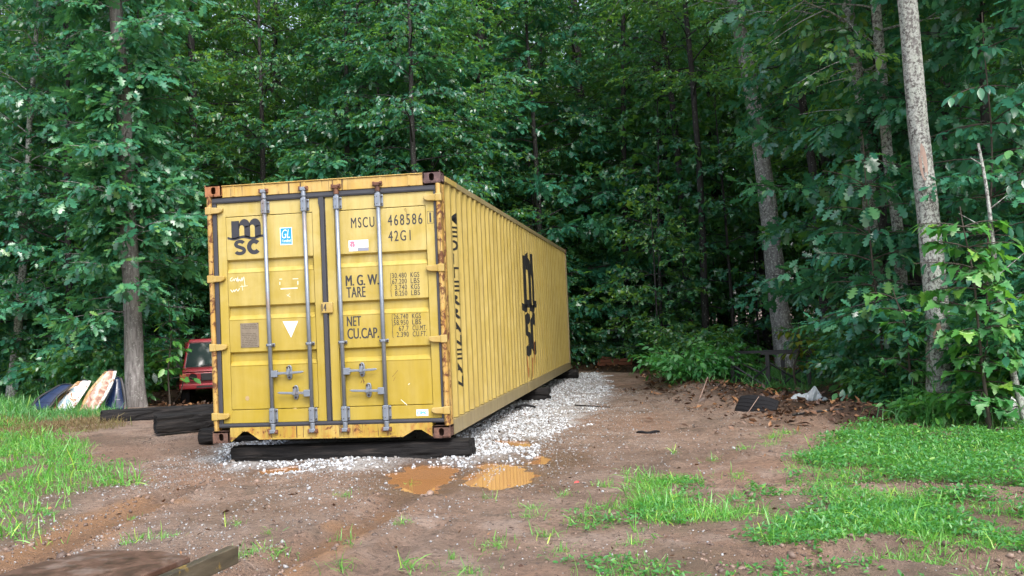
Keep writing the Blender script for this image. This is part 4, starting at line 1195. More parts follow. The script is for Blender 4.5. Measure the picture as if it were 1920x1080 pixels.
for s in (-1, 1):
    hl = MB()
    ring = [(s*0.52+0.105*math.cos(a), 0.685+0.085*math.sin(a)) for a in [2*PI*i/20 for i in range(20)]]
    rin = [(s*0.52+0.085*math.cos(a), 0.685+0.068*math.sin(a)) for a in [2*PI*i/20 for i in range(20)]]
    vs = [(x, 0.03, z) for x, z in ring]+[(x, 0.03, z) for x, z in rin]+[(x, 0.049, z) for x, z in ring]+[(x, 0.0488, z) for x, z in rin]
    fs = []
    for i in range(20):
        j = (i+1) % 20; fs += [(i, j, 20+j, 20+i), (20+i, 20+j, 60+j, 60+i), (i, 40+i, 40+j, j)]
    h = hl.add(vs, fs).build('headlamp_bezel', M['red_paint'], car)
    MB().prism(rin, 'y', 0.0465, 0.0485).build('empty_socket', M['dark_inside'], h)
    MB().box(*sorted((s*0.66, s*0.785)), 0.025, 0.049, 0.61, 0.75).build('corner_lamp', M['amber'], car, bevel=0.01)
bp = MB().box(-0.80, 0.80, -0.06, 0.06, 0.43, 0.545); bp.build('bumper', M['red_paint'], car, bevel=0.025, seg=3)
MB().box(-0.45, 0.45, -0.063, -0.0605, 0.455, 0.50).build('bumper_slot', M['black_trim'], car)
MB().tube([(-0.80,1.0,0.84),(-0.86,0.98,2.75)], 0.006, 5).build('aerial', M['black_trim'], car)
b = MB().box(-0.985, -0.83, 1.10, 1.16, 0.86, 0.99); b.tube([(-0.84,1.13,0.88),(-0.77,1.13,0.86)], 0.015, 6); b.build('wing_mirror', M['black_trim'], car, bevel=0.02)
for s in (-1, 1):
    for y in (0.62, 2.85):
        t = MB(); n = 28
        prof = [(-0.09,0.20),(-0.095,0.29),(-0.07,0.325),(0.07,0.325),(0.095,0.29),(0.09,0.20)]
        vs = [(s*0.70+px_, y+r_*math.cos(2*PI*k/n), 0.325+r_*math.sin(2*PI*k/n)) for k in range(n) for px_, r_ in prof]
        m_ = len(prof); fs = [(k*m_+i, k*m_+i+1, ((k+1) % n)*m_+i+1, ((k+1) % n)*m_+i) for k in range(n) for i in range(m_-1)]
        wh = t.add(vs, fs).build('wheel', M['rubber'], car, smooth=True)
        MB().tube([(s*0.63, y, 0.325), (s*0.77, y, 0.325)], 0.202, 20).build('rim', M['black_trim'], wh)

# ------------------------------------------------------------------ scrap car panels leaning in the grass
def patch(fn, nu, nv, th, name, mat, parent=None):
    """curved sheet fn(u, v) -> point, with thickness th"""
    vs = [fn(i/nu, j/nv) for i in range(nu+1) for j in range(nv+1)]
    fs = [(i*(nv+1)+j, (i+1)*(nv+1)+j, (i+1)*(nv+1)+j+1, i*(nv+1)+j+1) for i in range(nu) for j in range(nv)]
    o = MB().add(vs, fs).build(name, mat, parent, smooth=True, fix=False)
    s = o.modifiers.new('thickness', 'SOLIDIFY'); s.thickness = th; s.offset = 0
    return o
def blotch(name, stops, scale=5, rough=0.4):
    t = NT(name); p = t.obj()
    return t.done(t.bsdf(Base_Color=t.ramp(t.noise(p, scale, 6, 0.62, 0.6), stops), Roughness=rough))
M['navy_paint'] = plain('navy_paint', (0.008, 0.018, 0.055), 0.22, var=0.4)
M['panel_white'] = blotch('panel_white', [(0.36, (0.05, 0.03, 0.02)), (0.42, (0.34, 0.17, 0.07)), (0.46, (0.55, 0.56, 0.55)), (0.54, (0.20, 0.30, 0.36)), (0.62, (0.10, 0.17, 0.23)), (0.72, (0.6, 0.6, 0.58))], 4.2)
M['panel_tan'] = blotch('panel_tan', [(0.30, (0.13, 0.05, 0.03)), (0.44, (0.38, 0.21, 0.16)), (0.56, (0.55, 0.46, 0.38)), (0.7, (0.62, 0.55, 0.46))], 6, 0.6)
M['rim_white'] = blotch('rim_white', [(0.36, (0.16, 0.07, 0.03)), (0.46, (0.55, 0.55, 0.53)), (0.7, (0.66, 0.66, 0.64))], 7, 0.5)
M['rim_tan'] = blotch('rim_tan', [(0.36, (0.05, 0.03, 0.02)), (0.5, (0.40, 0.24, 0.09)), (0.7, (0.45, 0.40, 0.32))], 7, 0.6)
def lean_panel(name, label, cat, base, rotz, tilt, outline_l, outline_r, hgt, bulge, mat, rim_l=None, rim_r=None, group='scrap car panels leaning in the grass'):
    """sheet between a left and a right edge curve (x as a function of v), leaning back by tilt"""
    t = thing(name, label, cat, base, rotz, group); t.scale = (.88, .88, .88)
    ct, st_ = math.cos(tilt), math.sin(tilt)
    def pt(x, z, d): return (x, z*st_+d*ct, z*ct-d*st_)
    def fn(u, v):
        x = outline_l(v)*(1-u)+outline_r(v)*u
        return pt(x, v*hgt, -bulge*math.sin(PI*u)*(0.4+0.6*math.sin(PI*min(1, v*0.9+0.05))))
    patch(fn, 14, 16, 0.012, 'skin', mat, t)
    for side, rm in ((0, rim_l), (1, rim_r)):
        if rm is None: continue
        ol = outline_l if side == 0 else outline_r
        def fr_(u, v, ol=ol, side=side):
            x = ol(v)+(u-0.5)*0.07
            return pt(x, v*hgt, -0.022-0.012*math.sin(PI*u)+0.012*math.sin(v*9))
        patch(fr_, 4, 18, 0.014, 'rim', rm, t)
    top = MB().tube([pt(outline_l(1)*(1-u)+outline_r(1)*u, hgt*(1+.03*math.sin(PI*u)), -bulge*math.sin(PI*u)*.5) for u in (0, .25, .5, .75, 1)], 0.014, 6)
    top.build('edge_trim', M['black_trim'], t)
    for v0 in (.30, .62):
        MB().tube([pt(outline_l(v0)*(1-u)+outline_r(v0)*u, v0*hgt, -bulge*math.sin(PI*u)*(0.4+0.6*math.sin(PI*min(1, v0*.9+.05)))-.008) for u in (.08, .25, .5, .75, .92)], 0.007, 5).build('crease', mat, t)
    return t
gz_ = lambda x, y: float(ground_h(np.array([x]), np.array([y]))[0])
lean_panel('car_bonnet', 'rust stained tan bonnet standing on edge against the oak', 'car panel', (-5.72, 7.15, gz_(-5.72,7.15)+0.0), R(8), R(22),
           lambda v: -0.22+0.42*v**1.6, lambda v: 0.05+0.33*v+0.07*math.sin(PI*v), 0.86, 0.10, M['panel_tan'], M['rim_tan'], M['rim_white'])
lean_panel('scrap_sheet', 'peeling white and blue car door leaning between two other panels', 'car panel', (-6.14, 7.0, gz_(-6.14,7.0)+0.0), R(4), R(30),
           lambda v: -0.24+0.38*v**1.6-0.05*math.sin(PI*v), lambda v: 0.08+0.28*v+0.04*math.sin(PI*v), 0.70, 0.09, M['panel_white'], M['rim_tan'], M['rim_white'])
lean_panel('car_wing', 'dark blue car wing leaning at the left of the scrap panels', 'car panel', (-6.52, 6.85, gz_(-6.52,6.85)+0.0), R(-6), R(36),
           lambda v: -0.26+0.46*v**2.0, lambda v: 0.16+0.34*v-0.04*math.sin(PI*v), 0.60, 0.05, M['navy_paint'], M['black_trim'], M['black_trim'])
lean_panel('car_boot_lid', 'black car boot lid leaning on the oak behind the tan bonnet', 'car panel', (-5.48, 7.45, gz_(-5.48,7.45)+0.0), R(20), R(20),
           lambda v: -0.20+0.16*v, lambda v: 0.24-0.12*v**2, 0.70, 0.08, M['navy_paint'], None, M['black_trim'])

# ------------------------------------------------------------------ corner of a low rusty deck at the very front
def deck_material():
    t = NT('wet_rusty_deck'); p = t.obj()
    n = t.noise(p, 11, 7, 0.68, 0.6); n2 = t.noise(p, 4.5, 5, 0.65)
    c = t.ramp(n, [(0.3, (0.032, 0.017, 0.012)), (0.50, (0.085, 0.045, 0.030)), (0.72, (0.15, 0.088, 0.060))])
    c = t.mix(t.ramp(n2, [(0.52, 0), (0.70, 0.6)]), c, (0.24, 0.19, 0.165))
    return t.done(t.bsdf(Base_Color=c, Roughness=t.math('ADD', 0.22, t.math('MULTIPLY', n, 0.4)), Normal=t.bump(t.noise(p, 40, 4), 0.15, 0.01)))
dk = thing('trailer_deck', 'corner of a low rusty wet trailer deck at the very front left', 'trailer', (1.9, -5.8, 0))
o_ = Vector((1.9, -5.8, 0)); loc = lambda x, y: (x-o_.x, y-o_.y)
top = [loc(2.40,-5.27), loc(2.20,-5.16), loc(1.84,-5.13), loc(1.70,-5.45), loc(1.55,-6.2), loc(1.4,-7.4), loc(2.2,-7.5), loc(2.33,-5.75)]
MB().prism(top, 'z', 0.300, 0.330).build('deck_plate', deck_material(), dk, bevel=0.006)
MB().prism([(x*0.94+0.02, y*0.94) for x, y in top], 'z', 0.18, 0.298).build('deck_frame', M['rust_metal'], dk)
def beam_material():
    t = NT('stained_edge_board'); p = t.obj()
    n = t.noise(t.scale(p, (1, 0.15, 1)), 18, 5, 0.6)
    c = t.ramp(n, [(0.3, (0.03, 0.024, 0.016)), (0.6, (0.085, 0.068, 0.045)), (0.8, (0.13, 0.11, 0.08))])
    c = t.mix(t.ramp(t.noise(p, 9, 5, 0.7), [(0.60, 0), (0.66, 0.7)]), c, (0.28, 0.18, 0.03))
    return t.done(t.bsdf(Base_Color=c, Roughness=0.45, Normal=t.bump(n, 0.4, 0.01)))
bx0, bx1 = Vector((*loc(2.515,-5.12), 0.0)), Vector((*loc(2.27,-7.2), 0.0))
dd = (bx1-bx0).normalized(); nn_ = Vector((-dd.y, dd.x, 0))*0.05
b = MB(); q = [bx0, bx1, bx1+nn_, bx0+nn_]
b.prism([(v.x, v.y) for v in q], 'z', 0.262, 0.343)
eb = b.build('edge_board', beam_material(), dk, bevel=0.004)
mk = bx0+dd*0.40-nn_*0.04
MB().add([tuple(mk+Vector((0,0,0.30))), tuple(mk+dd*0.035+Vector((0,0,0.298))), tuple(mk+dd*0.045+Vector((0,0,0.325))), tuple(mk+dd*0.018+Vector((0,0,0.335)))], [(0,1,2,3)]).build('red_paint_mark', plain('red_mark', (0.55, 0.03, 0.05), 0.5), eb)
for x, y in ((2.15,-5.6), (1.75,-6.0), (2.1,-7.2), (1.6,-7.0)):
    lx, ly = loc(x, y); MB().box(lx-0.05, lx+0.05, ly-0.05, ly+0.05, -0.03, 0.178).build('prop', M['tie'], dk)

# ------------------------------------------------------------------ right edge: tyre scrap, plastic bag, frame stand
ty = thing('tyre_piece', 'black slab of old tyre tread half buried at the edge of the soil', 'tyre scrap', (5.58, 3.62, gz_(5.58,3.62)-.01), R(-30))
def tread(u, v):
    x = (u-0.5)*0.56*(1-0.06*v); z = v*0.235-0.04
    return (x, 0.16*(v**1.4)+0.05*(2*u-1)**2, z*(1-0.26*(2*u-1)**2)-0.05*(u-.5))
tp = patch(tread, 18, 10, 0.03, 'tread', M['rubber'], ty)
for k in range(4):
    v0 = 0.22+0.2*k
    pts = [Vector(tread(i/14, v0+0.02*math.sin(i*.7)))+Vector((0, -0.017, 0.004)) for i in range(15)]
    MB().tube(pts, 0.006, 5).build('tread_rib', M['rubber'], tp)
bagt = NT('plastic_film')
_bp = bagt.n('ShaderNodeMixShader', {0: 0.45, 1: bagt.bsdf(Base_Color=(0.80, 0.84, 0.86), Roughness=0.3), 2: bagt.n('ShaderNodeBsdfTranslucent', {'Color': (0.7, 0.75, 0.78)}).outputs[0]}).outputs[0]
bagt.done(_bp)
def bag_fn(u, v):
    # ridge rises from the left hem to a peak on the right and falls to a thin tail
    x = -0.30+0.62*u
    ridge = 0.07+0.17*math.exp(-((u-0.66)/0.16)**2)+0.05*math.exp(-((u-0.3)/0.2)**2) - 0.05*u
    fold = 0.022*math.sin(u*26+v*5)+0.014*math.sin(u*47-v*9)
    w = 0.16*(1-0.45*u)
    return (x+0.03*math.sin(v*4), (v-0.5)*w*(1+abs(v-.5))+fold, max(0.0, ridge*(1-(abs(2*v-1))**1.5))+0.35*fold*(1-abs(2*v-1))+0.02)
bag = patch(bag_fn, 40, 16, 0.002, 'plastic_bag', bagt.m)
bag.location = (6.40, 4.85, gz_(6.40, 4.85)+0.03); bag.rotation_euler = (0, 0, R(-14)); bag.scale = (.82, .82, .9)
tag(bag, 'crumpled white plastic sheet lying on the soil below the shrubs', 'plastic sheet')
fs_ = thing('metal_stand', 'black steel angle frame stand with crossed braces among the shrubs', 'frame', (6.25, 7.95, gz_(6.25, 7.95)), R(-14))
M['black_steel'] = plain('black_steel', (0.014, 0.015, 0.019), 0.5)
legs = [(-0.62, 0.28), (-0.02, -0.28), (0.62, -0.16), (0.14, 0.34), (-0.62, -0.2)]
for x, y in legs: MB().box(x-0.032, x+0.032, y-0.03, y+0.03, -0.12, 0.56).build('leg', M['black_steel'], fs_)
MB().box(-0.12, 0.70, -0.32, -0.245, 0.561, 0.60).build('top_rail', M['black_steel'], fs_)
MB().box(-0.66, 0.70, 0.26, 0.33, 0.562, 0.61).build('top_rail', M['black_steel'], fs_)
MB().box(0.625, 0.69, -0.244, 0.258, 0.563, 0.60).build('top_rail', M['black_steel'], fs_)
MB().box(-0.69, -0.625, -0.24, 0.258, 0.50, 0.54).build('top_rail', M['black_steel'], fs_)
for a, c in (((-0.62,-0.2,0.40),(-0.02,-0.30,0.0)), ((-0.02,-0.31,0.36),(-0.5,-0.22,-0.02)), ((0.02,-0.31,0.42),(0.60,-0.19,0.02)), ((0.62,-0.18,0.40),(0.16,-0.29,0.02)), ((-0.62,0.26,0.42),(0.12,0.33,0.05))):
    MB().tube([a, c], 0.018, 5).build('brace', M['black_steel'], fs_)
# scraps
def litter_bit(name, label, cat, fn, nu, nv, th, mat, locn, rot):
    o = patch(fn, nu, nv, th, name, mat); o.location = (locn[0], locn[1], gz_(locn[0], locn[1])+locn[2]); o.rotation_euler = rot
    return tag(o, label, cat)
litter_bit('white_scrap', 'white curved plastic scrap under the maple leaves at the right edge', 'scrap', lambda u, v: (0.36*(u-.5), 0.05*math.sin(PI*u), 0.11*v*(1-0.5*u)+0.05*math.cos(PI*u)), 12, 6, 0.006, M['white_print'], (7.86, 1.95, 0.08), (0, 0, R(-20)))
litter_bit('white_scrap', 'tall white torn scrap among leaves at the far right edge', 'scrap', lambda u, v: (0.20*(u-.5)*(1-0.3*v), 0.05*math.sin(PI*u*1.4), 0.26*v+0.03*math.sin(u*9)), 10, 8, 0.006, M['white_print'], (8.06, 1.45, 0.02), (0, 0, R(-10)))
litter_bit('rubber_scrap', 'small flat black scrap lying on the white gravel', 'scrap', lambda u, v: (0.30*(u-.5), 0.10*(v-.5)*(1-(2*u-1)**2*0.8), 0.03+0.03*math.sin(PI*u)+0.01*v), 10, 4, 0.02, M['rubber'], (2.46, 4.9, 0.0), (0, 0, R(8)))
litter_bit('black_scrap', 'flat dark scrap pressed into the mud right of the gravel', 'scrap', lambda u, v: (0.26*(u-.5), 0.12*(v-.5)*(1-(2*u-1)**2*0.6), 0.012+0.008*math.sin(u*9)), 10, 4, 0.01, M['rubber'], (4.28, 1.95, 0.0), (0, 0, R(5)))
litter_bit('dark_scrap', 'dark plastic scrap in the right hand tyre rut', 'scrap', lambda u, v: (0.13*(u-.5), 0.08*(v-.5), 0.02+0.012*math.sin(u*9+v*4)), 8, 4, 0.008, M['rubber'], (6.52, -2.15, 0.01), (0, 0, R(20)))
def stick(label, pts, r0, r1, mat):
    z = [gz_(p[0], p[1])+p[2] for p in pts]; n = len(pts); x0, y0 = pts[0][0], pts[0][1]
    o = MB().tube([(p[0]-x0, p[1]-y0, zz-z[0]) for p, zz in zip(pts, z)], [r0+(r1-r0)*i/(n-1) for i in range(n)], 6).build('stick', M[mat], None, smooth=True)
    o.location = (x0, y0, z[0])
    return tag(o, label, 'stick')
stick('pale stick propped on the soil bank left of the tyre piece', [(4.95,5.35,0.02),(5.02,5.5,0.14),(5.10,5.65,0.27)], .011, .006, 'wood_bare')
stick('brown stick lying at the foot of the soil heap', [(5.95,2.62,.015),(6.2,2.5,.02),(6.5,2.45,.02)], .016, .008, 'bark_dark')
stick('thin forked twig leaning on the tyre piece', [(5.50,3.55,.0),(5.58,3.62,.08),(5.66,3.68,.17)], .006, .004, 'wood_bare')
stick('short black stick lying across the gravel', [(3.15,5.2,.03),(3.42,5.05,.03),(3.68,5.0,.02)], .012, .006, 'bark_dark')
stick('long pale stick lying in the litter at the right edge', [(7.75,1.15,.05),(8.05,0.95,.05),(8.4,0.7,.04)], .012, .007, 'wood_bare')
stick('grey branch lying between the oak and the red vehicle', [(-5.2,9.2,.05),(-4.85,8.8,.25),(-5.35,9.9,.55)], .02, .01, 'twig')
pl = thing('plank_stack', 'low stack of reddish brown planks at the end of the track', 'planks', (3.1, 17.2, gz_(3.1, 17.2)), R(2))
M['red_wood'] = plain('red_wood', (0.20, 0.062, 0.028), 0.6, var=0.3, scale=10)
for i in range(2): MB().box(-0.46+0.03*i, 0.46+0.02*i, -0.10, 0.10+0.03*i, 0.02+0.085*i, 0.10+0.085*i).build('plank', M['red_wood'], pl, bevel=0.004)
M['prop_wood'] = M['red_wood']
MB().add([(-0.42,-0.03,0.19),(-0.36,-0.03,0.19),(-0.05,-0.03,0.215),(-0.34,-0.03,0.27),(-0.42,0.03,0.19),(-0.36,0.03,0.19),(-0.05,0.03,0.215),(-0.34,0.03,0.27)], [(0,1,2,3),(7,6,5,4),(0,4,5,1),(1,5,6,2),(2,6,7,3),(3,7,4,0)]).build('plank', M['red_wood'], pl)
for x, y, lab in ((3.78,-1.45,'tiny red litter scrap beside the reflecting puddle'),):
    o = MB().add([(-.02,-.012,0),(.02,-.008,.006),(.016,.014,.012),(-.018,.01,.008),(0,0,.016)], [(0,1,4),(1,2,4),(2,3,4),(3,0,4)]).build('litter_scrap', plain('red_scrap', (0.5, 0.04, 0.04), 0.5)); o.location = (x, y, gz_(x, y)+.006)
    tag(o, lab, 'litter')
# ------------------------------------------------------------------ trees and shrubs
def outline_leaf(pts, fold=0.10, droop=0.12):
    """leaf from half-outline points (x along the rib, y half width): fan either side of a folded midrib"""
    xs = [p[0] for p in pts]
    V = []; F = []
    n = len(pts)
    for x, y in pts: V.append((x, 0, -droop*x*x))
    for x, y in pts: V.append((x, y, -droop*x*x+fold*abs(y)*2*0.6))
    for x, y in pts: V.append((x, -y, -droop*x*x+fold*abs(y)*2*0.6))
    for i in range(n-1):
        for off in (n, 2*n):
            a, b2, c, d = i, i+1, off+i+1, off+i
            tris = [(a, b2, c), (a, c, d)] if off == 2*n else [(a, c, b2), (a, d, c)]
            F += tris
    V = np.array(V); F = np.array(F)
    # drop triangles that have no area
    A = V[F]; ar = np.linalg.norm(np.cross(A[:,1]-A[:,0], A[:,2]-A[:,0]), axis=1)
    return V, F[ar > 1e-6]
LEAF_OAK = outline_leaf([(0,0.01),(.14,.015),(.22,.16),(.32,.07),(.42,.27),(.54,.09),(.66,.30),(.76,.12),(.90,.17),(1,0.0)], .10, .16)
LEAF_OVAL = outline_leaf([(0,0.012),(.18,.16),(.45,.255),(.75,.17),(1,0.0)], .14, .18)
LEAF_SMALL = outline_leaf([(0,0.0),(.40,.27),(1,0.0)], .16, .15)
def maple_leaf():
    half = [(0,0.01),(.06,.06),(.02,.24),(.16,.26),(.10,.46),(.30,.36),(.36,.50),(.48,.22),(.60,.28),(.66,.14),(.80,.16),(1,0)]
    return outline_leaf(half, .10, .22)
LEAF_MAPLE = maple_leaf()

def tube_arrays(P, rad, n):
    """(V, F) of a tube along polyline P (m,3)"""
    P = np.asarray(P, float); m = len(P)
    T = np.gradient(P, axis=0); T /= np.linalg.norm(T, axis=1, keepdims=True)+1e-9
    ref = np.array([0.0, 0, 1]) if abs(T[0, 2]) < 0.9 else np.array([1.0, 0, 0])
    U = np.cross(T, ref); U /= np.linalg.norm(U, axis=1, keepdims=True)+1e-9
    Wv = np.cross(T, U)
    a = 2*PI*np.arange(n)/n
    V = P[:, None, :] + (U[:, None, :]*np.cos(a)[None, :, None] + Wv[:, None, :]*np.sin(a)[None, :, None])*np.asarray(rad)[:, None, None]
    i = np.arange(m-1)[:, None]*n; k = np.arange(n)[None, :]; k2 = (np.arange(n)+1)[None, :] % n
    F = np.stack([i+k, i+k2, i+n+k2, i+n+k], -1).reshape(-1, 4)
    return V.reshape(-1, 3), F
def bark_tube(P, rad, n, seed, amp=0.05):
    V, F = tube_arrays(P, rad, n)
    m = len(P); c = np.repeat(np.asarray(P), n, axis=0); d = V-c
    ang = np.tile(2*PI*np.arange(n)/n, m)
    ca, sa = np.cos(ang)*3.5, np.sin(ang)*3.5
    f = amp*fbm(ca*2.2, sa*2.2, V[:, 2]*1.6, seed, 3) + amp*0.8*vnoise(ca*.5, sa*.5, V[:, 2]*.7, seed+9)
    return c+d*(1+f)[:, None], F

def spray(leaf, count, length, size, r, spread=0.62, jitter=0.45):
    """a leafy twig along +X: alternate leaves, nearly level. -> (V, F, rnd, twigV, twigF)"""
    V0, F0 = leaf
    t = np.linspace(0.12, 1, count)
    side = np.where(np.arange(count) % 2 == 0, 1, -1)
    yaw = side*spread*(1.5-0.9*t)+r.normal(0, jitter*.5, count); yaw[-1] *= .2
    pos = np.stack([t*length, side*0.004, -0.22*length*t*t], 1) + r.normal(0, .012, (count, 3))
    Rm = rot_zyx(yaw, r.normal(0.30, jitter, count), r.normal(0, jitter, count))
    V, F = scatter(V0, F0, Rm, pos, size*np.exp(r.normal(0, .2, count)))
    return V, F
def sprays_at(protos, pos, dirs, r, roll=0.35):
    """place sprays with their +X along dirs -> merged leaf arrays with a random value per leaf group"""
    n = len(pos); which = r.integers(0, len(protos), n)
    parts, rnd = [], []
    d = dirs/(np.linalg.norm(dirs, axis=1, keepdims=True)+1e-9)
    yaw = np.arctan2(d[:, 1], d[:, 0]); pitch = -np.arcsin(np.clip(d[:, 2], -1, 1))
    S = np.exp(r.normal(0, .16, n))
    for k, (V, F, per) in enumerate(protos):
        q = which == k; m = int(q.sum())
        if not m: continue
        parts.append(scatter(V, F, rot_zyx(yaw[q], pitch[q], r.normal(0, roll, m)), pos[q], S[q]))
        base = r.random(m)
        leaf_id = np.arange(len(V))//per
        nl = leaf_id.max()+1
        lr = r.random((m, nl))*0.6+base[:, None]*0.4
        rnd.append(lr[:, leaf_id].ravel())
    V, F = merge(parts)
    return V, F[0], np.concatenate(rnd)
def protos(leaf, count, length, size, seed, k=4, **kw):
    r = np.random.default_rng(seed); out = []
    for _ in range(k):
        V, F = spray(leaf, count, length, size, r, **kw); out.append((V, F, len(leaf[0])))
    return out

def skeleton(r, H, r0, lean, h0, nl, reach, up, profile, wiggle=0.06, base_flare=1.35, sub=5, P=None, dens=0.19):
    """trunk polyline with limbs and side branches. Returns trunk (P, rad), branches [(P, rad)], twig points and directions"""
    if P is None:
        m = 26; t = np.linspace(0, 1, m)
        P = np.stack([lean[0]*t + wiggle*H*0.12*np.array(vnoise(t*3+r.random()*50, t*0)), lean[1]*t + wiggle*H*0.12*np.array(vnoise(t*3+r.random()*50, t*0+7)), t*H-0.15], 1)
    m = len(P); t = np.linspace(0, 1, m)
    rad = r0*(1-0.86*t)*(1+(base_flare-1)*np.exp(-t*H/0.35))
    br, tp, td = [], [], []
    az = r.random()*6.28
    for i in range(nl):
        f = h0+(0.98-h0)*((i+r.random()*0.8)/nl)
        az += 2.4+r.normal(0, .35)
        j = f*(m-1); a = P[int(j)]+(P[min(int(j)+1, m-1)]-P[int(j)])*(j-int(j))
        ln = reach*profile(f)*(0.7+0.6*r.random())
        el = up(f)+r.normal(0, .15)
        k = 7; s = np.linspace(0, 1, k)
        dx = np.cos(az)*np.cos(el); dy = np.sin(az)*np.cos(el); dz = np.sin(el)
        B = np.stack([a[0]+dx*ln*s, a[1]+dy*ln*s, a[2]+dz*ln*s-0.16*ln*s*s], 1)+np.cumsum(r.normal(0, .022*ln, (k, 3)), 0)*s[:, None]
        rr_ = max(.008, min(rad[int(j)]*0.45, 0.009*ln+.004))
        br.append((B, rr_*(1-0.82*s)))
        ns = max(2, int(sub*ln/1.6))
        for q in range(ns):
            g = 0.22+0.78*(q+r.random())/ns; g = min(g, .99)
            jj = g*(k-1); c = B[int(jj)]+(B[min(int(jj)+1, k-1)]-B[int(jj)])*(jj-int(jj))
            sa = az+(1 if q % 2 else -1)*(0.5+0.6*r.random()); sl = ln*(0.22+0.30*r.random())*(1.1-0.5*g)+.15
            e2 = r.normal(0.05, .25)
            s2 = np.linspace(0, 1, 4)
            Sb = np.stack([c[0]+np.cos(sa)*np.cos(e2)*sl*s2, c[1]+np.sin(sa)*np.cos(e2)*sl*s2, c[2]+np.sin(e2)*sl*s2-.18*sl*s2*s2], 1)
            br.append((Sb, rr_*0.32*(1-.8*s2)+.003))
            nsp = max(2, int(sl/dens))
            for w in range(nsp):
                h = (w+r.random())/nsp; pp = Sb[0]+(Sb[-1]-Sb[0])*h; pp[2] += .09*sl*h*(1-h)
                aa = sa+(1 if w % 2 else -1)*(0.3+0.7*r.random())*(1 if h < .9 else .2)
                tp.append(pp); td.append((np.cos(aa), np.sin(aa), r.normal(-.12, .28)))
        tp.append(B[-1]); td.append((dx, dy, -.1))
    return (P, rad), br, np.array(tp), np.array(td)

def wood_mesh(name, trunk, br, seed, n=14, amp=0.06, refine=1, min_r=0.0):
    P, rad = trunk
    if refine > 1:
        t0 = np.linspace(0, 1, len(P)); t1 = np.linspace(0, 1, len(P)*refine)
        P = np.stack([np.interp(t1, t0, P[:, i]) for i in range(3)], 1); rad = np.interp(t1, t0, rad)
        P[:, :2] += 0.0
    parts = [bark_tube(P, rad, n, seed, amp)]
    for B, rb in br:
        if rb[0] < min_r: continue
        parts.append(tube_arrays(B, np.maximum(rb, .003), 5 if rb[0] > .012 else 3))
    V, F = merge(parts)
    return np_mesh(name, V, F, smooth=True)
def crown_mesh(name, pr, tp, td, r):
    V, F, rnd = sprays_at(pr, tp, td, r)
    return np_mesh(name, V, F, {'rnd': rnd})

# spray kinds
PR_OAK = protos(LEAF_OAK, 10, 0.36, 0.175, 201)
PR_WOOD = protos(LEAF_SMALL, 20, 0.54, 0.092, 202, 5)
PR_WOOD2 = protos(LEAF_OVAL, 14, 0.48, 0.105, 203, 4)
PR_MAPLE = protos(LEAF_MAPLE, 7, 0.40, 0.135, 204)
PR_SHRUB = protos(LEAF_OVAL, 10, 0.34, 0.085, 205)

round_p = lambda f: 0.45+0.75*math.sin(PI*min(1, max(0, (f-0.05)/0.95)))**0.8
tall_p = lambda f: 1.10-0.45*f
flat_p = lambda f: 1.0-0.55*f
up_mid = lambda f: 0.15+0.9*f**2

# --- kinds of forest tree, built once each; every tree copies one
def forest_kind(seed, H, r0, h0, nl, reach, prof, sub, pr, lean=(0.3, 0.2)):
    r = np.random.default_rng(seed)
    tr, br, tp, td = skeleton(r, H, r0, lean, h0, nl, reach, up_mid, prof, sub=sub)
    return wood_mesh('trunk', tr, br, seed, 12, .06, 2, .006), crown_mesh('crown', pr, tp, td, r)
KINDS = [
    forest_kind(301, 15.0, 0.17, 0.22, 34, 2.7, tall_p, 7, PR_WOOD, (0.5, 0.1)),
    forest_kind(302, 17.0, 0.21, 0.30, 34, 3.0, tall_p, 7, PR_WOOD2, (-0.4, 0.3)),
    forest_kind(303, 9.0, 0.08, 0.12, 30, 2.1, round_p, 7, PR_WOOD, (0.4, -0.2)),
    forest_kind(304, 6.0, 0.05, 0.08, 24, 1.8, flat_p, 7, PR_WOOD2, (0.1, 0.3)),
    forest_kind(305, 13.0, 0.13, 0.16, 34, 2.4, tall_p, 7, PR_WOOD2, (-0.2, -0.3)),
    forest_kind(306, 4.0, 0.035, 0.06, 18, 1.5, flat_p, 7, PR_WOOD, (0.1, 0.1)),
    forest_kind(307, 11.5, 0.10, 0.07, 52, 1.9, tall_p, 6, PR_OAK, (0.2, -0.1)),
    forest_kind(308, 7.0, 0.055, 0.10, 26, 2.0, flat_p, 6, PR_MAPLE, (0.2, 0.1)),
]
def copy_tree(kind, x, y, scale, rz, label, group, bark='bark_dark', leaf='leaf_wood', name='forest_tree', cat='tree'):
    root = thing(name, label, cat, (x, y, gz_(x, y)-0.05), rz, group)
    root.scale = (scale,)*3
    wm, cm = KINDS[kind]
    for nm, me, mt in (('trunk', wm, bark), ('crown', cm, leaf)):
        o = bpy.data.objects.new(nm, me); C.objects.link(o); o.parent = root
        if len(me.materials) == 0: me.materials.append(None)
        o.material_slots[0].link = 'OBJECT'; o.material_slots[0].material = M[mt]
        if nm == 'crown': o['kind'] = 'stuff'
    return root

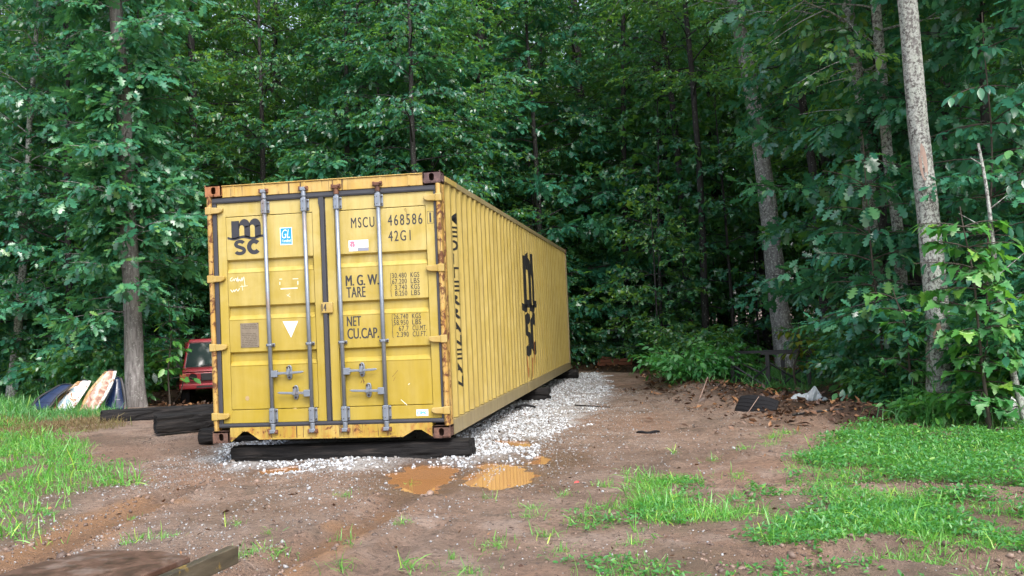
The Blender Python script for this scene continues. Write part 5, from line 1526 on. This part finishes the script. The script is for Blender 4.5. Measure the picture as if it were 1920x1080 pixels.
# --- where the wood stands
def in_clearing(x, y):
    poly = [(-60,-40),(-30,-10),(-16,14.5),(-9,10.6),(-6.6,9.6),(-7.6,14.2),(-4.4,14.8),(-2.6,12.8),(-0.8,11),(-0.9,14.0),(1.2,14.3),(2.2,18.2),(4.0,18.2),(4.9,14.5),(5.6,9.6),(7.0,9.2),(7.4,6.4),(7.5,4.2),(7.9,3.3),(9.0,2.6),(14,-2),(40,-30)]
    return sdf_poly(np.array([x]), np.array([y]), poly)[0] < 0.0
fr_ = np.random.default_rng(404)
camx, camy = 4.57, -9.54
spots = []
SIGHT = [(7.03,13.16,2.0),(-0.52,18.0,1.3),(5.41,14.93,1.3),(-4.6,10.5,1.6),(-6.0,14.6,1.9)]
def try_spot(x, y, dmin):
    for a, c, _ in spots:
        if (a-x)**2+(c-y)**2 < dmin*dmin: return False
    for a, c, wd in SIGHT:                      # keep the view of a trunk clear
        hx, hy = a-camx, c-camy; D = math.hypot(hx, hy); u = ((x-camx)*hx+(y-camy)*hy)/D
        if u < D+0.5 and abs((x-camx)*hy-(y-camy)*hx)/D < wd*u/D: return False
    spots.append((x, y, 0)); return True
HERO = [(-5.55,8.6),(7.6,2.57),(7.03,13.16),(7.77,6.17),(7.8,4.67),(-0.52,18.0),(-10.04,11.03),(3.29,16.63),(5.41,14.93),(7.28,10.93),(4.9,16.7)]
for x, y in HERO: spots.append((x, y, 1))
front, back = [], []
tries = 0
while tries < 6000 and len(front)+len(back) < 260:
    tries += 1
    dpt = 14+46*fr_.random()**1.15; an = R(fr_.uniform(-36, 36))+R(8.8)
    x = camx-math.sin(an)*dpt; y = camy+math.cos(an)*dpt
    if in_clearing(x, y): continue
    if not try_spot(x, y, 1.9 if dpt < 32 else 2.5): continue
    (front if dpt < 31 else back).append((x, y, dpt))
def region(x, y):
    if x < -4.5: return 'left'
    if x < 4.2: return 'mid'
    return 'right'
KLAB = ['tall leafy tree', 'tall oval leaved tree', 'slim tree of middle height', 'low bushy tree', 'slender leafy tree', 'small understorey tree']
LAB = {'left': (' the wood left of the red vehicle', 'trees of the wood at the left'),
       'mid': (' the wood behind the container', 'trees of the wood behind the container'),
       'right': (' the dark wood right of the track', 'trees of the dark wood at the right')}
for i, (x, y, d) in enumerate(front):
    edge = min(abs(sdf_poly(np.array([x]), np.array([y]), [(-60,-40),(-30,-10),(-16,14.5),(-9,10.6),(-6.6,9.6),(-7.6,14.2),(-4.4,14.8),(-2.6,12.8),(-0.8,11),(-0.9,14.0),(1.2,14.3),(2.2,18.2),(4.0,18.2),(4.9,14.5),(5.6,9.6),(7.0,9.2),(7.4,6.4),(7.5,4.2),(7.9,3.3),(9.0,2.6),(14,-2),(40,-30)])[0]), 9)
    u = fr_.random()
    if edge < 1.6: k = (3, 5, 2, 3, 4)[int(u*5)]
    elif edge < 4: k = (2, 3, 0, 4, 5, 1)[int(u*6)]
    else: k = (0, 1, 2, 4, 3)[int(u*5)]
    lab, grp = LAB[region(x, y)]
    lab = KLAB[k]+(' at the front of' if edge < 2.5 else ' in')+lab
    copy_tree(k, x, y, fr_.uniform(.85, 1.15), fr_.uniform(0, 6.28), lab, grp)

# the far wood reads as one mass: instances on points
for _ in range(90):
    dpt = fr_.uniform(27, 46); an = R(fr_.uniform(-34, 36))+R(8.8)
    back.append((camx-math.sin(an)*dpt, camy+math.cos(an)*dpt, -1))
def woods():
    n = len(back)
    me = bpy.data.meshes.new('woods'); me.vertices.add(n)
    kid = []
    for i, (x, y, d) in enumerate(back):
        me.vertices[i].co = (x, y, gz_(x, y)-.05); kid.append((0, 1, 4, 2, 1, 0)[int(fr_.random()*6)] if d > 0 else (3, 5, 5)[int(fr_.random()*3)])
    for nm, typ, vals in (('kind_id', 'INT', kid), ('turn', 'FLOAT', [fr_.uniform(0, 6.28) for _ in back]), ('size', 'FLOAT', [fr_.uniform(.9, 1.25) for _ in back])):
        at = me.attributes.new(nm, typ, 'POINT'); at.data.foreach_set('value', vals)
    o = link('woods', me); tag(o, 'deep green wood filling everything behind the first trees', None, None, 'stuff')
    src = []
    for k, (wm, cm) in enumerate(KINDS):
        col = bpy.data.collections.new('tree_kind')
        for nm, m_, mt in (('trunk', wm, 'bark_dark'), ('crown', cm, 'leaf_wood')):
            q = bpy.data.objects.new('source_'+nm, m_); col.objects.link(q)
            if len(m_.materials) == 0: m_.materials.append(None)
            q.material_slots[0].link = 'OBJECT'; q.material_slots[0].material = M[mt]
        src.append(col)
    ng = bpy.data.node_groups.new('woods', 'GeometryNodeTree')
    ng.interface.new_socket('Geometry', in_out='INPUT', socket_type='NodeSocketGeometry')
    ng.interface.new_socket('Geometry', in_out='OUTPUT', socket_type='NodeSocketGeometry')
    N, Lk = ng.nodes, ng.links
    gi, go = N.new('NodeGroupInput'), N.new('NodeGroupOutput')
    jn = N.new('GeometryNodeJoinGeometry')
    def nat(name, typ):
        a = N.new('GeometryNodeInputNamedAttribute'); a.data_type = typ; a.inputs['Name'].default_value = name
        return next(s for s in a.outputs if s.enabled and s.name == 'Attribute')
    kidn, turn, size = nat('kind_id', 'INT'), nat('turn', 'FLOAT'), nat('size', 'FLOAT')
    cx = N.new('ShaderNodeCombineXYZ'); Lk.new(turn, cx.inputs[2])
    for k, col in enumerate(src):
        if k not in kid: continue
        ci = N.new('GeometryNodeCollectionInfo'); ci.inputs['Collection'].default_value = col
        ip = N.new('GeometryNodeInstanceOnPoints')
        cmp_ = N.new('FunctionNodeCompare'); cmp_.data_type = 'INT'; cmp_.operation = 'EQUAL'
        ii_ = [s for s in cmp_.inputs if s.enabled and s.type == 'INT']
        Lk.new(kidn, ii_[0]); ii_[1].default_value = k
        Lk.new(gi.outputs[0], ip.inputs['Points']); Lk.new(cmp_.outputs[0], ip.inputs['Selection'])
        Lk.new(ci.outputs[0], ip.inputs['Instance']); Lk.new(cx.outputs[0], ip.inputs['Rotation']); Lk.new(size, ip.inputs['Scale'])
        Lk.new(ip.outputs[0], jn.inputs[0])
    Lk.new(jn.outputs[0], go.inputs[0])
    md = o.modifiers.new('woods', 'NODES'); md.node_group = ng
woods()

# --- trees one can tell apart
def hero(name, label, base, top, r0, bark, leafm, pr, h0, nl, reach, seed, prof=tall_p, sub=6, ext=1.7, n=22, amp=.07, loose=0, up=up_mid, bend=0.0, sprouts=0, scars=()):
    """trunk through two seen points (base, top), carried on upwards; loose>0: that many nearest leaves as parts of their own"""
    r = np.random.default_rng(seed)
    base = np.array(base, float); top = np.array(top, float); d = top-base
    root = thing(name, label, 'tree', tuple(base))
    m = 34; t = np.linspace(-0.03, ext, m)
    P = d[None]*t[:, None]
    P[:, 0] += bend*np.sin(np.clip(t, 0, 1)*PI) + .04*np.array(vnoise(t*4, t*0, seed=seed)); P[:, 1] += .04*np.array(vnoise(t*4, t*0, seed=seed+1))
    Ht = P[-1, 2]
    tr, br, tp, td = skeleton(r, Ht, r0, None, h0, nl, reach, up, prof, sub=sub, P=P)
    t2 = np.linspace(0, 1, m); tr = (P, r0*(1-.62*t2)*(1+.35*np.exp(-t2*Ht/.35)))
    for hz, hh, ww, az in scars:                 # bare wood where bark is torn off
        qs = []
        for i in range(9):
            zz = hz+hh*(i/8-.5); w_ = ww*math.sqrt(max(0.02, 1-(2*i/8-1)**2))
            cx_ = [float(np.interp(zz, P[:, 2], P[:, k])) for k in (0, 1)]; rr_ = float(np.interp(zz, P[:, 2], tr[1]))*1.05
            qs.append([(cx_[0]+rr_*math.cos(az+a*w_/rr_), cx_[1]+rr_*math.sin(az+a*w_/rr_), zz) for a in (-1, -.5, 0, .5, 1)])
        sb = MB(); vs_ = [p for q in qs for p in q]
        sb.add(vs_, [(i*5+j, i*5+j+1, i*5+j+6, i*5+j+5) for i in range(8) for j in range(4)]).build('bark_scar', M['wood_bare'], root, smooth=True, fix=False)
    o = link('trunk', wood_mesh('trunk', tr, br, seed, n, amp, 4, .004), root, M[bark])
    if sprouts:                                  # leafy sprouts straight off the trunk, in clumps
        tz = r.random(sprouts*3)*.60+.17; az = r.uniform(0, 6.28, sprouts*3)
        kk = vnoise(tz*22, az*.9, seed=seed+4) > .02; tz, az = tz[kk][:sprouts], az[kk][:sprouts]
        c = np.stack([np.interp(tz, t2, P[:, i]) for i in range(3)], 1); rd = r0*.85+.42*r.random(len(tz))**1.4
        tp = np.concatenate([tp, c+np.stack([np.cos(az)*rd, np.sin(az)*rd, 0*az], 1)])
        td = np.concatenate([td, np.stack([np.cos(az), np.sin(az), r.normal(-.25, .3, len(az))], 1)])
    V, F, rnd = sprays_at(pr, tp, td, r)
    per_v = pr[0][2]; per_f = len(pr[0][1])//(len(pr[0][0])//per_v)
    if loose:
        L_ = V.reshape(-1, per_v, 3); c = L_.mean(1)+base
        dist = np.hypot(c[:, 0]-camx, c[:, 1]-camy)+np.where((c[:, 2] > 8), 50, 0)
        pick = np.argsort(dist)[:loose]
        keep = np.ones(len(L_), bool); keep[pick] = False
        F0 = F[:per_f]-F[:per_f].min()
        meshes = {}
        for a in pick:
            me = np_mesh('leaf', L_[a]-L_[a][0], F0, {'rnd': np.full(per_v, rnd[a*per_v])})
            q = link('leaf', me, root, M[leafm]); q.location = tuple(L_[a][0])
        idx = np.arange(len(L_))[keep]
        V = L_[keep].reshape(-1, 3); rnd = rnd.reshape(-1, per_v)[keep].ravel()
        F = (F0[None]+(np.arange(len(idx))*per_v)[:, None, None]).reshape(-1, 3)
    cr = link('crown', np_mesh('crown', V, F, {'rnd': rnd}), root, M[leafm]); cr['kind'] = 'stuff'
    return root
tight = lambda f: 0.75-0.15*f
hero('oak_tree', 'oak with a thick grey trunk and lobed leaves beside the scrap car panels', (-5.55, 8.42, 0.02), (-5.6, 8.15, 7.7), 0.178, 'bark_oak', 'leaf_oak', PR_OAK, 0.12, 84, 1.6, 501, tight, 8, 1.9, 26, .07, 300, lambda f: 0.1+0.5*f, 0.0, 760)
hero('lichen_tree', 'tall slim trunk covered in pale lichen, nearest tree at the right', (7.62, 2.57, 0.0), (7.40, 2.45, 4.8), 0.135, 'bark_lichen', 'leaf_wood', PR_WOOD2, 0.50, 26, 2.4, 502, tall_p, 6, 2.7, 30, .07, 0, up_mid, 0.0, 0, ((2.92, .42, .045, -1.75), (.95, .34, .05, -1.9)))
hero('leaning_tree', 'grey furrowed trunk leaning left above the metal stand', (7.05, 13.2, -0.1), (6.34, 12.9, 8.1), 0.22, 'bark_grey', 'leaf_wood', PR_WOOD, 0.52, 26, 2.6, 503, tall_p, 6, 1.8, 26, .09, bend=.10)
hero('dark_lichen_tree', 'dark trunk with lichen on its lower half, left of the nearest slim trunk', (7.80, 6.2, 0.1), (7.50, 6.05, 5.0), 0.115, 'bark_lichen', 'leaf_oak', PR_OAK, 0.47, 24, 1.7, 504, tall_p, 6, 2.4, 22, .08)
hero('mossy_tree', 'pale green lichened trunk just behind the nearest slim trunk', (7.88, 5.2, 0.0), (7.66, 5.0, 4.6), 0.088, 'bark_lichen', 'leaf_wood', PR_WOOD2, 0.34, 30, 2.0, 505, tall_p, 6, 2.6, 22, .10)
hero('dark_tree', 'straight black trunk rising behind the container roof', (-0.55, 18.0, -0.1), (-0.22, 17.8, 10.2), 0.19, 'bark_dark', 'leaf_wood', PR_WOOD, 0.40, 30, 3.0, 506, tall_p, 6, 1.6, 20, .07)
hero('young_tree', 'thin young trunk with whitish bark at the left edge of the photo', (-10.0, 11.0, 0.0), (-9.66, 10.95, 3.0), 0.10, 'bark_lichen', 'leaf_wood', PR_WOOD2, 0.22, 44, 1.7, 507, tall_p, 7, 3.2, 18, .07)
hero('slender_tree', 'slender dark trunk right of the container end, behind the plank stack', (3.35, 18.6, -0.1), (3.65, 18.3, 8.4), 0.10, 'bark_dark', 'leaf_wood', PR_WOOD, 0.45, 30, 2.4, 508, tall_p, 6, 1.7, 16, .07)
hero('twin_tree', 'thin dark trunk midway between the container end and the leaning tree', (5.42, 15.0, -0.1), (5.34, 14.7, 8.8), 0.095, 'bark_dark', 'leaf_wood', PR_WOOD, 0.46, 28, 2.2, 509, tall_p, 6, 1.6, 16, .08, bend=.06)
hero('narrow_tree', 'narrow dark trunk right behind the leaning tree', (7.75, 11.2, -0.1), (7.30, 10.9, 7.5), 0.10, 'bark_dark', 'leaf_oak', PR_OAK, 0.34, 26, 1.8, 510, tall_p, 6, 1.9, 16, .07)
hero('crooked_tree', 'crooked dark trunk left of the thin dark trunk', (5.1, 17.0, -0.1), (4.7, 16.7, 9.4), 0.11, 'bark_dark', 'leaf_wood', PR_WOOD, 0.5, 28, 2.3, 511, tall_p, 6, 1.5, 16, .08, bend=.16)

for i, (x, y, sc_, rz, lab) in enumerate(((-8.3, 10.6, .95, .4, 'leafy young oak between the whitish young trunk and the big oak'), (-11.6, 11.6, 1.05, 2.2, 'leafy young oak at the very left edge of the wood'),
        (-8.9, 13.6, 1.1, 4.0, 'leafy young oak close behind the big oak trunk'), (7.9, 6.9, .95, 1.2, 'leafy young oak left of the lichened trunks at the right'), (8.9, 4.6, .9, 5.0, 'leafy young oak behind the nearest slim trunk'),
        (9.2, 3.0, .8, 3.1, 'leafy young oak at the right edge above the dead stem'), (-2.6, 15.0, 1.15, .9, 'leafy young oak behind the left end of the container roof'), (1.2, 17.6, 1.1, 2.9, 'leafy young oak behind the far end of the container'))):
    copy_tree(6, x, y, sc_, rz, lab, 'young oaks along the edge of the wood', 'bark_dark', 'leaf_oak', 'oak_tree')

for i, (k, x, y, sc_, rz, lab) in enumerate(((7, 4.35, 15.6, 1.0, .3, 'small maple right of the container end beside the plank stack'), (7, 6.15, 15.4, 1.0, 2.0, 'small maple between the thin dark trunk and the leaning tree'),
        (7, 4.3, 13.9, .62, 4.1, 'little maple at the bend of the track before the thin dark trunk'), (2, 4.2, 19.5, 1.0, 1.0, 'slim leafy tree behind the plank stack'), (3, 2.2, 20.5, 1.1, 5.2, 'low bushy tree straight behind the far end of the container'), (7, 8.5, 9.6, .9, 3.3, 'small maple right of the leaning tree'))):
    copy_tree(k, x, y, sc_, rz, lab, 'understorey trees round the end of the track')

# --- saplings whose big leaves can be picked out one by one
def sapling(name, label, base, H, lean, leaf, size, n_tw, per, reach, mat, seed, h0=0.25, bark='twig', cat='sapling', maxloose=300, droop=0.5):
    r = np.random.default_rng(seed)
    root = thing(name, label, cat, base)
    t = np.linspace(0, 1, 12)
    P = np.stack([lean[0]*t+.05*np.array(vnoise(t*3, t*0, seed=seed)), lean[1]*t, H*t-.05], 1)
    parts = [tube_arrays(P, .022*(1-.75*t), 7)]
    V0, F0 = leaf; protos_ = []
    for k in range(4):
        me = np_mesh('leaf', V0*size*(0.8+.14*k), F0, {'rnd': np.full(len(V0), k/4)}); me.materials.append(M[mat]); protos_.append(me)
    rest, rrnd, cnt = [], [], 0
    for i in range(n_tw):
        f = h0+(1-h0)*(i+r.random())/n_tw; az = i*2.4+r.normal(0, .4)
        a = P[min(11, int(f*11))]; ln = reach*(0.45+.75*r.random())*(1.15-.45*f)
        s = np.linspace(0, 1, 5); e = r.normal(.25, .2)
        B = np.stack([a[0]+np.cos(az)*ln*s, a[1]+np.sin(az)*ln*s, a[2]+np.sin(e)*ln*s-.25*ln*s*s], 1)
        parts.append(tube_arrays(B, .007*(1-.75*s)+.0015, 4))
        for k in range(per):
            g = 0.3+.7*(k+.6*r.random())/per; jj = min(g, .999)*4; c = B[int(jj)]+(B[int(jj)+1]-B[int(jj)])*(jj-int(jj))
            sd = 1 if k % 2 else -1
            yaw = az+sd*(.9-.5*g)+r.normal(0, .35); pit = r.normal(droop, .35); rol = r.normal(0, .35)
            st_ = np.array([np.cos(yaw), np.sin(yaw), -.2])*size*.35
            parts.append(tube_arrays(np.array([c, c+st_*.5, c+st_]), [.002, .0018, .0015], 3))
            if cnt < maxloose:
                o = bpy.data.objects.new('leaf', protos_[int(r.integers(0, 4))]); C.objects.link(o); o.parent = root
                o.location = tuple(c+st_); o.rotation_euler = (rol, pit, yaw); cnt += 1
    V, F = merge(parts)
    link('stem', np_mesh('stem', V, F, smooth=True), root, M[bark])
    return root
g0 = lambda x, y: (x, y, gz_(x, y))
sapling('maple_sapling', 'maple sapling with bright green star leaves right of the nearest slim trunk', g0(7.72, 1.30), 2.35, (-.1, .05), LEAF_MAPLE, .145, 32, 6, .52, 'leaf_light', 601, .45)
sapling('maple_sapling', 'low spreading maple with big leaves in front of the white scraps', g0(7.72, 1.50), .95, (.1, -.05), LEAF_MAPLE, .14, 24, 7, .52, 'leaf_light', 602, .22)
sapling('maple_sapling', 'small maple leaning left in front of the nearest slim trunk', g0(7.42, 2.75), 1.55, (-.25, -.1), LEAF_MAPLE, .125, 18, 6, .42, 'leaf_light', 603, .3)
sapling('oak_sapling', 'young oak with large drooping dark leaves left of the nearest slim trunk', g0(7.35, 4.1), 3.6, (-.2, -.1), LEAF_OAK, .22, 44, 6, .75, 'leaf_oak', 604, .28, droop=.75)
sapling('broadleaf_sapling', 'young tree with broad glossy leaves hanging at the right edge', g0(8.15, 2.6), 4.6, (.1, -.2), LEAF_OVAL, .15, 50, 6, .8, 'leaf_oak', 605, .16, droop=.65)
sapling('yellow_sapling', 'yellowish green sapling behind the metal stand', g0(6.55, 7.2), 1.15, (.05, -.1), LEAF_OVAL, .13, 12, 5, .34, 'leaf_yellow', 606, .35)
sapling('beech_sapling', 'sapling with pale oval leaves hanging beside the oak trunk', g0(-5.15, 8.9), 2.1, (.1, -.1), LEAF_OVAL, .17, 20, 5, .5, 'leaf_light', 607, .3)

# --- shrubs along the edge
def shrub(name, label, base, H, rad, pr, mat, seed, stems=9, dens=1.0, flat=1.0):
    r = np.random.default_rng(seed)
    root = thing(name, label, 'shrub', base)
    parts, tp, td = [], [], []
    for i in range(stems):
        az = i*2.4+r.normal(0, .3); out = rad*(.35+.75*r.random()); h = H*(.55+.5*r.random())
        s = np.linspace(0, 1, 8)
        B = np.stack([np.cos(az)*out*s**1.3, np.sin(az)*out*s**1.3*flat, h*s-.28*h*s**3], 1)+np.cumsum(r.normal(0, .02, (8, 3)), 0)
        parts.append(tube_arrays(B, .012*(1-.8*s)+.002, 5))
        for k in range(int(11*dens*max(1, out*1.6))):
            g = .12+.88*r.random(); jj = min(g, .999)*7; c = B[int(jj)]+(B[int(jj)+1]-B[int(jj)])*(jj-int(jj))
            a2 = az+r.normal(0, 1.1)
            tp.append(c); td.append((np.cos(a2), np.sin(a2), r.normal(.12, .3)))
            e = c+np.array([np.cos(a2), np.sin(a2), .05])*.16
            tp.append(e+r.normal(0, .05, 3)); td.append((np.cos(a2+r.normal(0, .8)), np.sin(a2+r.normal(0, .8)), r.normal(0, .3)))
    V, F = merge(parts)
    link('stem', np_mesh('stem', V, F, smooth=True), root, M['twig'])
    cr = link('foliage', crown_mesh('foliage', pr, np.array(tp), np.array(td), r), root, M[mat]); cr['kind'] = 'stuff'
    return root
shrub('vine_shrub', 'light green trailing shrub at the bank left of the metal stand', g0(4.9, 7.8), .62, .65, PR_SHRUB, 'leaf_light', 701, 14, .9)
shrub('leafy_shrub', 'small light shrub growing up beside the legs of the metal stand', g0(5.55, 8.7), .9, .5, PR_SHRUB, 'leaf_light', 702, 9, .7)
shrub('green_bush', 'large dark green bush behind the plastic sheet', g0(7.8, 6.1), 1.5, .68, PR_SHRUB, 'leaf_wood', 703, 26, 1.3)
shrub('green_bush', 'rounded dark green bush left of the lichened trunks', g0(7.4, 4.75), 1.2, .68, PR_SHRUB, 'leaf_wood', 704, 22, 1.3)
shrub('green_bush', 'low dark bush at the foot of the lichened trunks behind the soil heap', g0(7.5, 3.8), .75, .5, PR_SHRUB, 'leaf_wood', 705, 16, 1.2)
shrub('green_bush', 'dark bush filling the space right of the nearest slim trunk', g0(8.3, 2.2), 1.6, .8, PR_SHRUB, 'leaf_oak', 706, 24, 1.3)
shrub('green_bush', 'dark bush beyond the metal stand under the leaning tree', g0(7.7, 10.4), 1.2, .8, PR_SHRUB, 'leaf_wood', 707, 24, 1.2)
shrub('green_bush', 'dark bush at the bend of the track left of the trailing shrub', g0(4.95, 12.6), 1.3, .9, PR_SHRUB, 'leaf_wood', 708, 20, 1.2)
shrub('green_bush', 'bush hanging over the scrap car panels from behind', g0(-6.6, 9.3), 1.6, 1.0, PR_WOOD2, 'leaf_wood', 709, 22, 1.2)
shrub('green_bush', 'bush at the left edge beyond the tall grass', g0(-9.2, 11.6), 1.7, 1.2, PR_WOOD2, 'leaf_wood', 710, 24, 1.2)
shrub('green_bush', 'bush behind the gap between the oak trunk and the red vehicle', g0(-8.3, 13.4), 1.6, .8, PR_WOOD2, 'leaf_wood', 711, 16, 1.0)
shrub('green_bush', 'bush behind the roof of the red vehicle', g0(-4.4, 15.2), 2.4, 1.3, PR_WOOD2, 'leaf_wood', 712, 26, 1.2)
shrub('green_bush', 'bush at the very left edge beside the whitish young trunk', g0(-11.2, 12.6), 1.9, 1.2, PR_WOOD2, 'leaf_oak', 713, 24, 1.2)
shrub('weedy_shrub', 'small weed clump at the base of the nearest slim trunk', g0(7.55, 2.25), .4, .35, PR_SHRUB, 'leaf_light', 714, 9, .8)

# bare pale dead stem at the right edge
t_ = np.linspace(0, 1, 14)
Pd = np.stack([-.35*t_-.05*np.sin(t_*5), .1*t_, 3.0*t_-.05], 1)
parts = [bark_tube(Pd, .036*(1-.6*t_), 9, 9, .12)]
for f, az, ln in ((.55, .3, .35), (.7, 2.9, .3), (.82, .2, .2), (.93, 3.3, .12)):
    a = Pd[int(f*13)]; s = np.linspace(0, 1, 4)
    parts.append(tube_arrays(np.stack([a[0]+np.cos(az)*ln*s, a[1]+np.sin(az)*ln*s, a[2]+ln*.7*s], 1), .009*(1-.7*s), 5))
V_, F_ = merge(parts)
ds = link('dead_sapling', np_mesh('dead_sapling', V_, F_, smooth=True), None, M['bark_lichen'])
ds.location = (8.12, 1.35, gz_(8.12, 1.35)); tag(ds, 'bare pale dead stem leaning left at the right edge', 'dead tree')
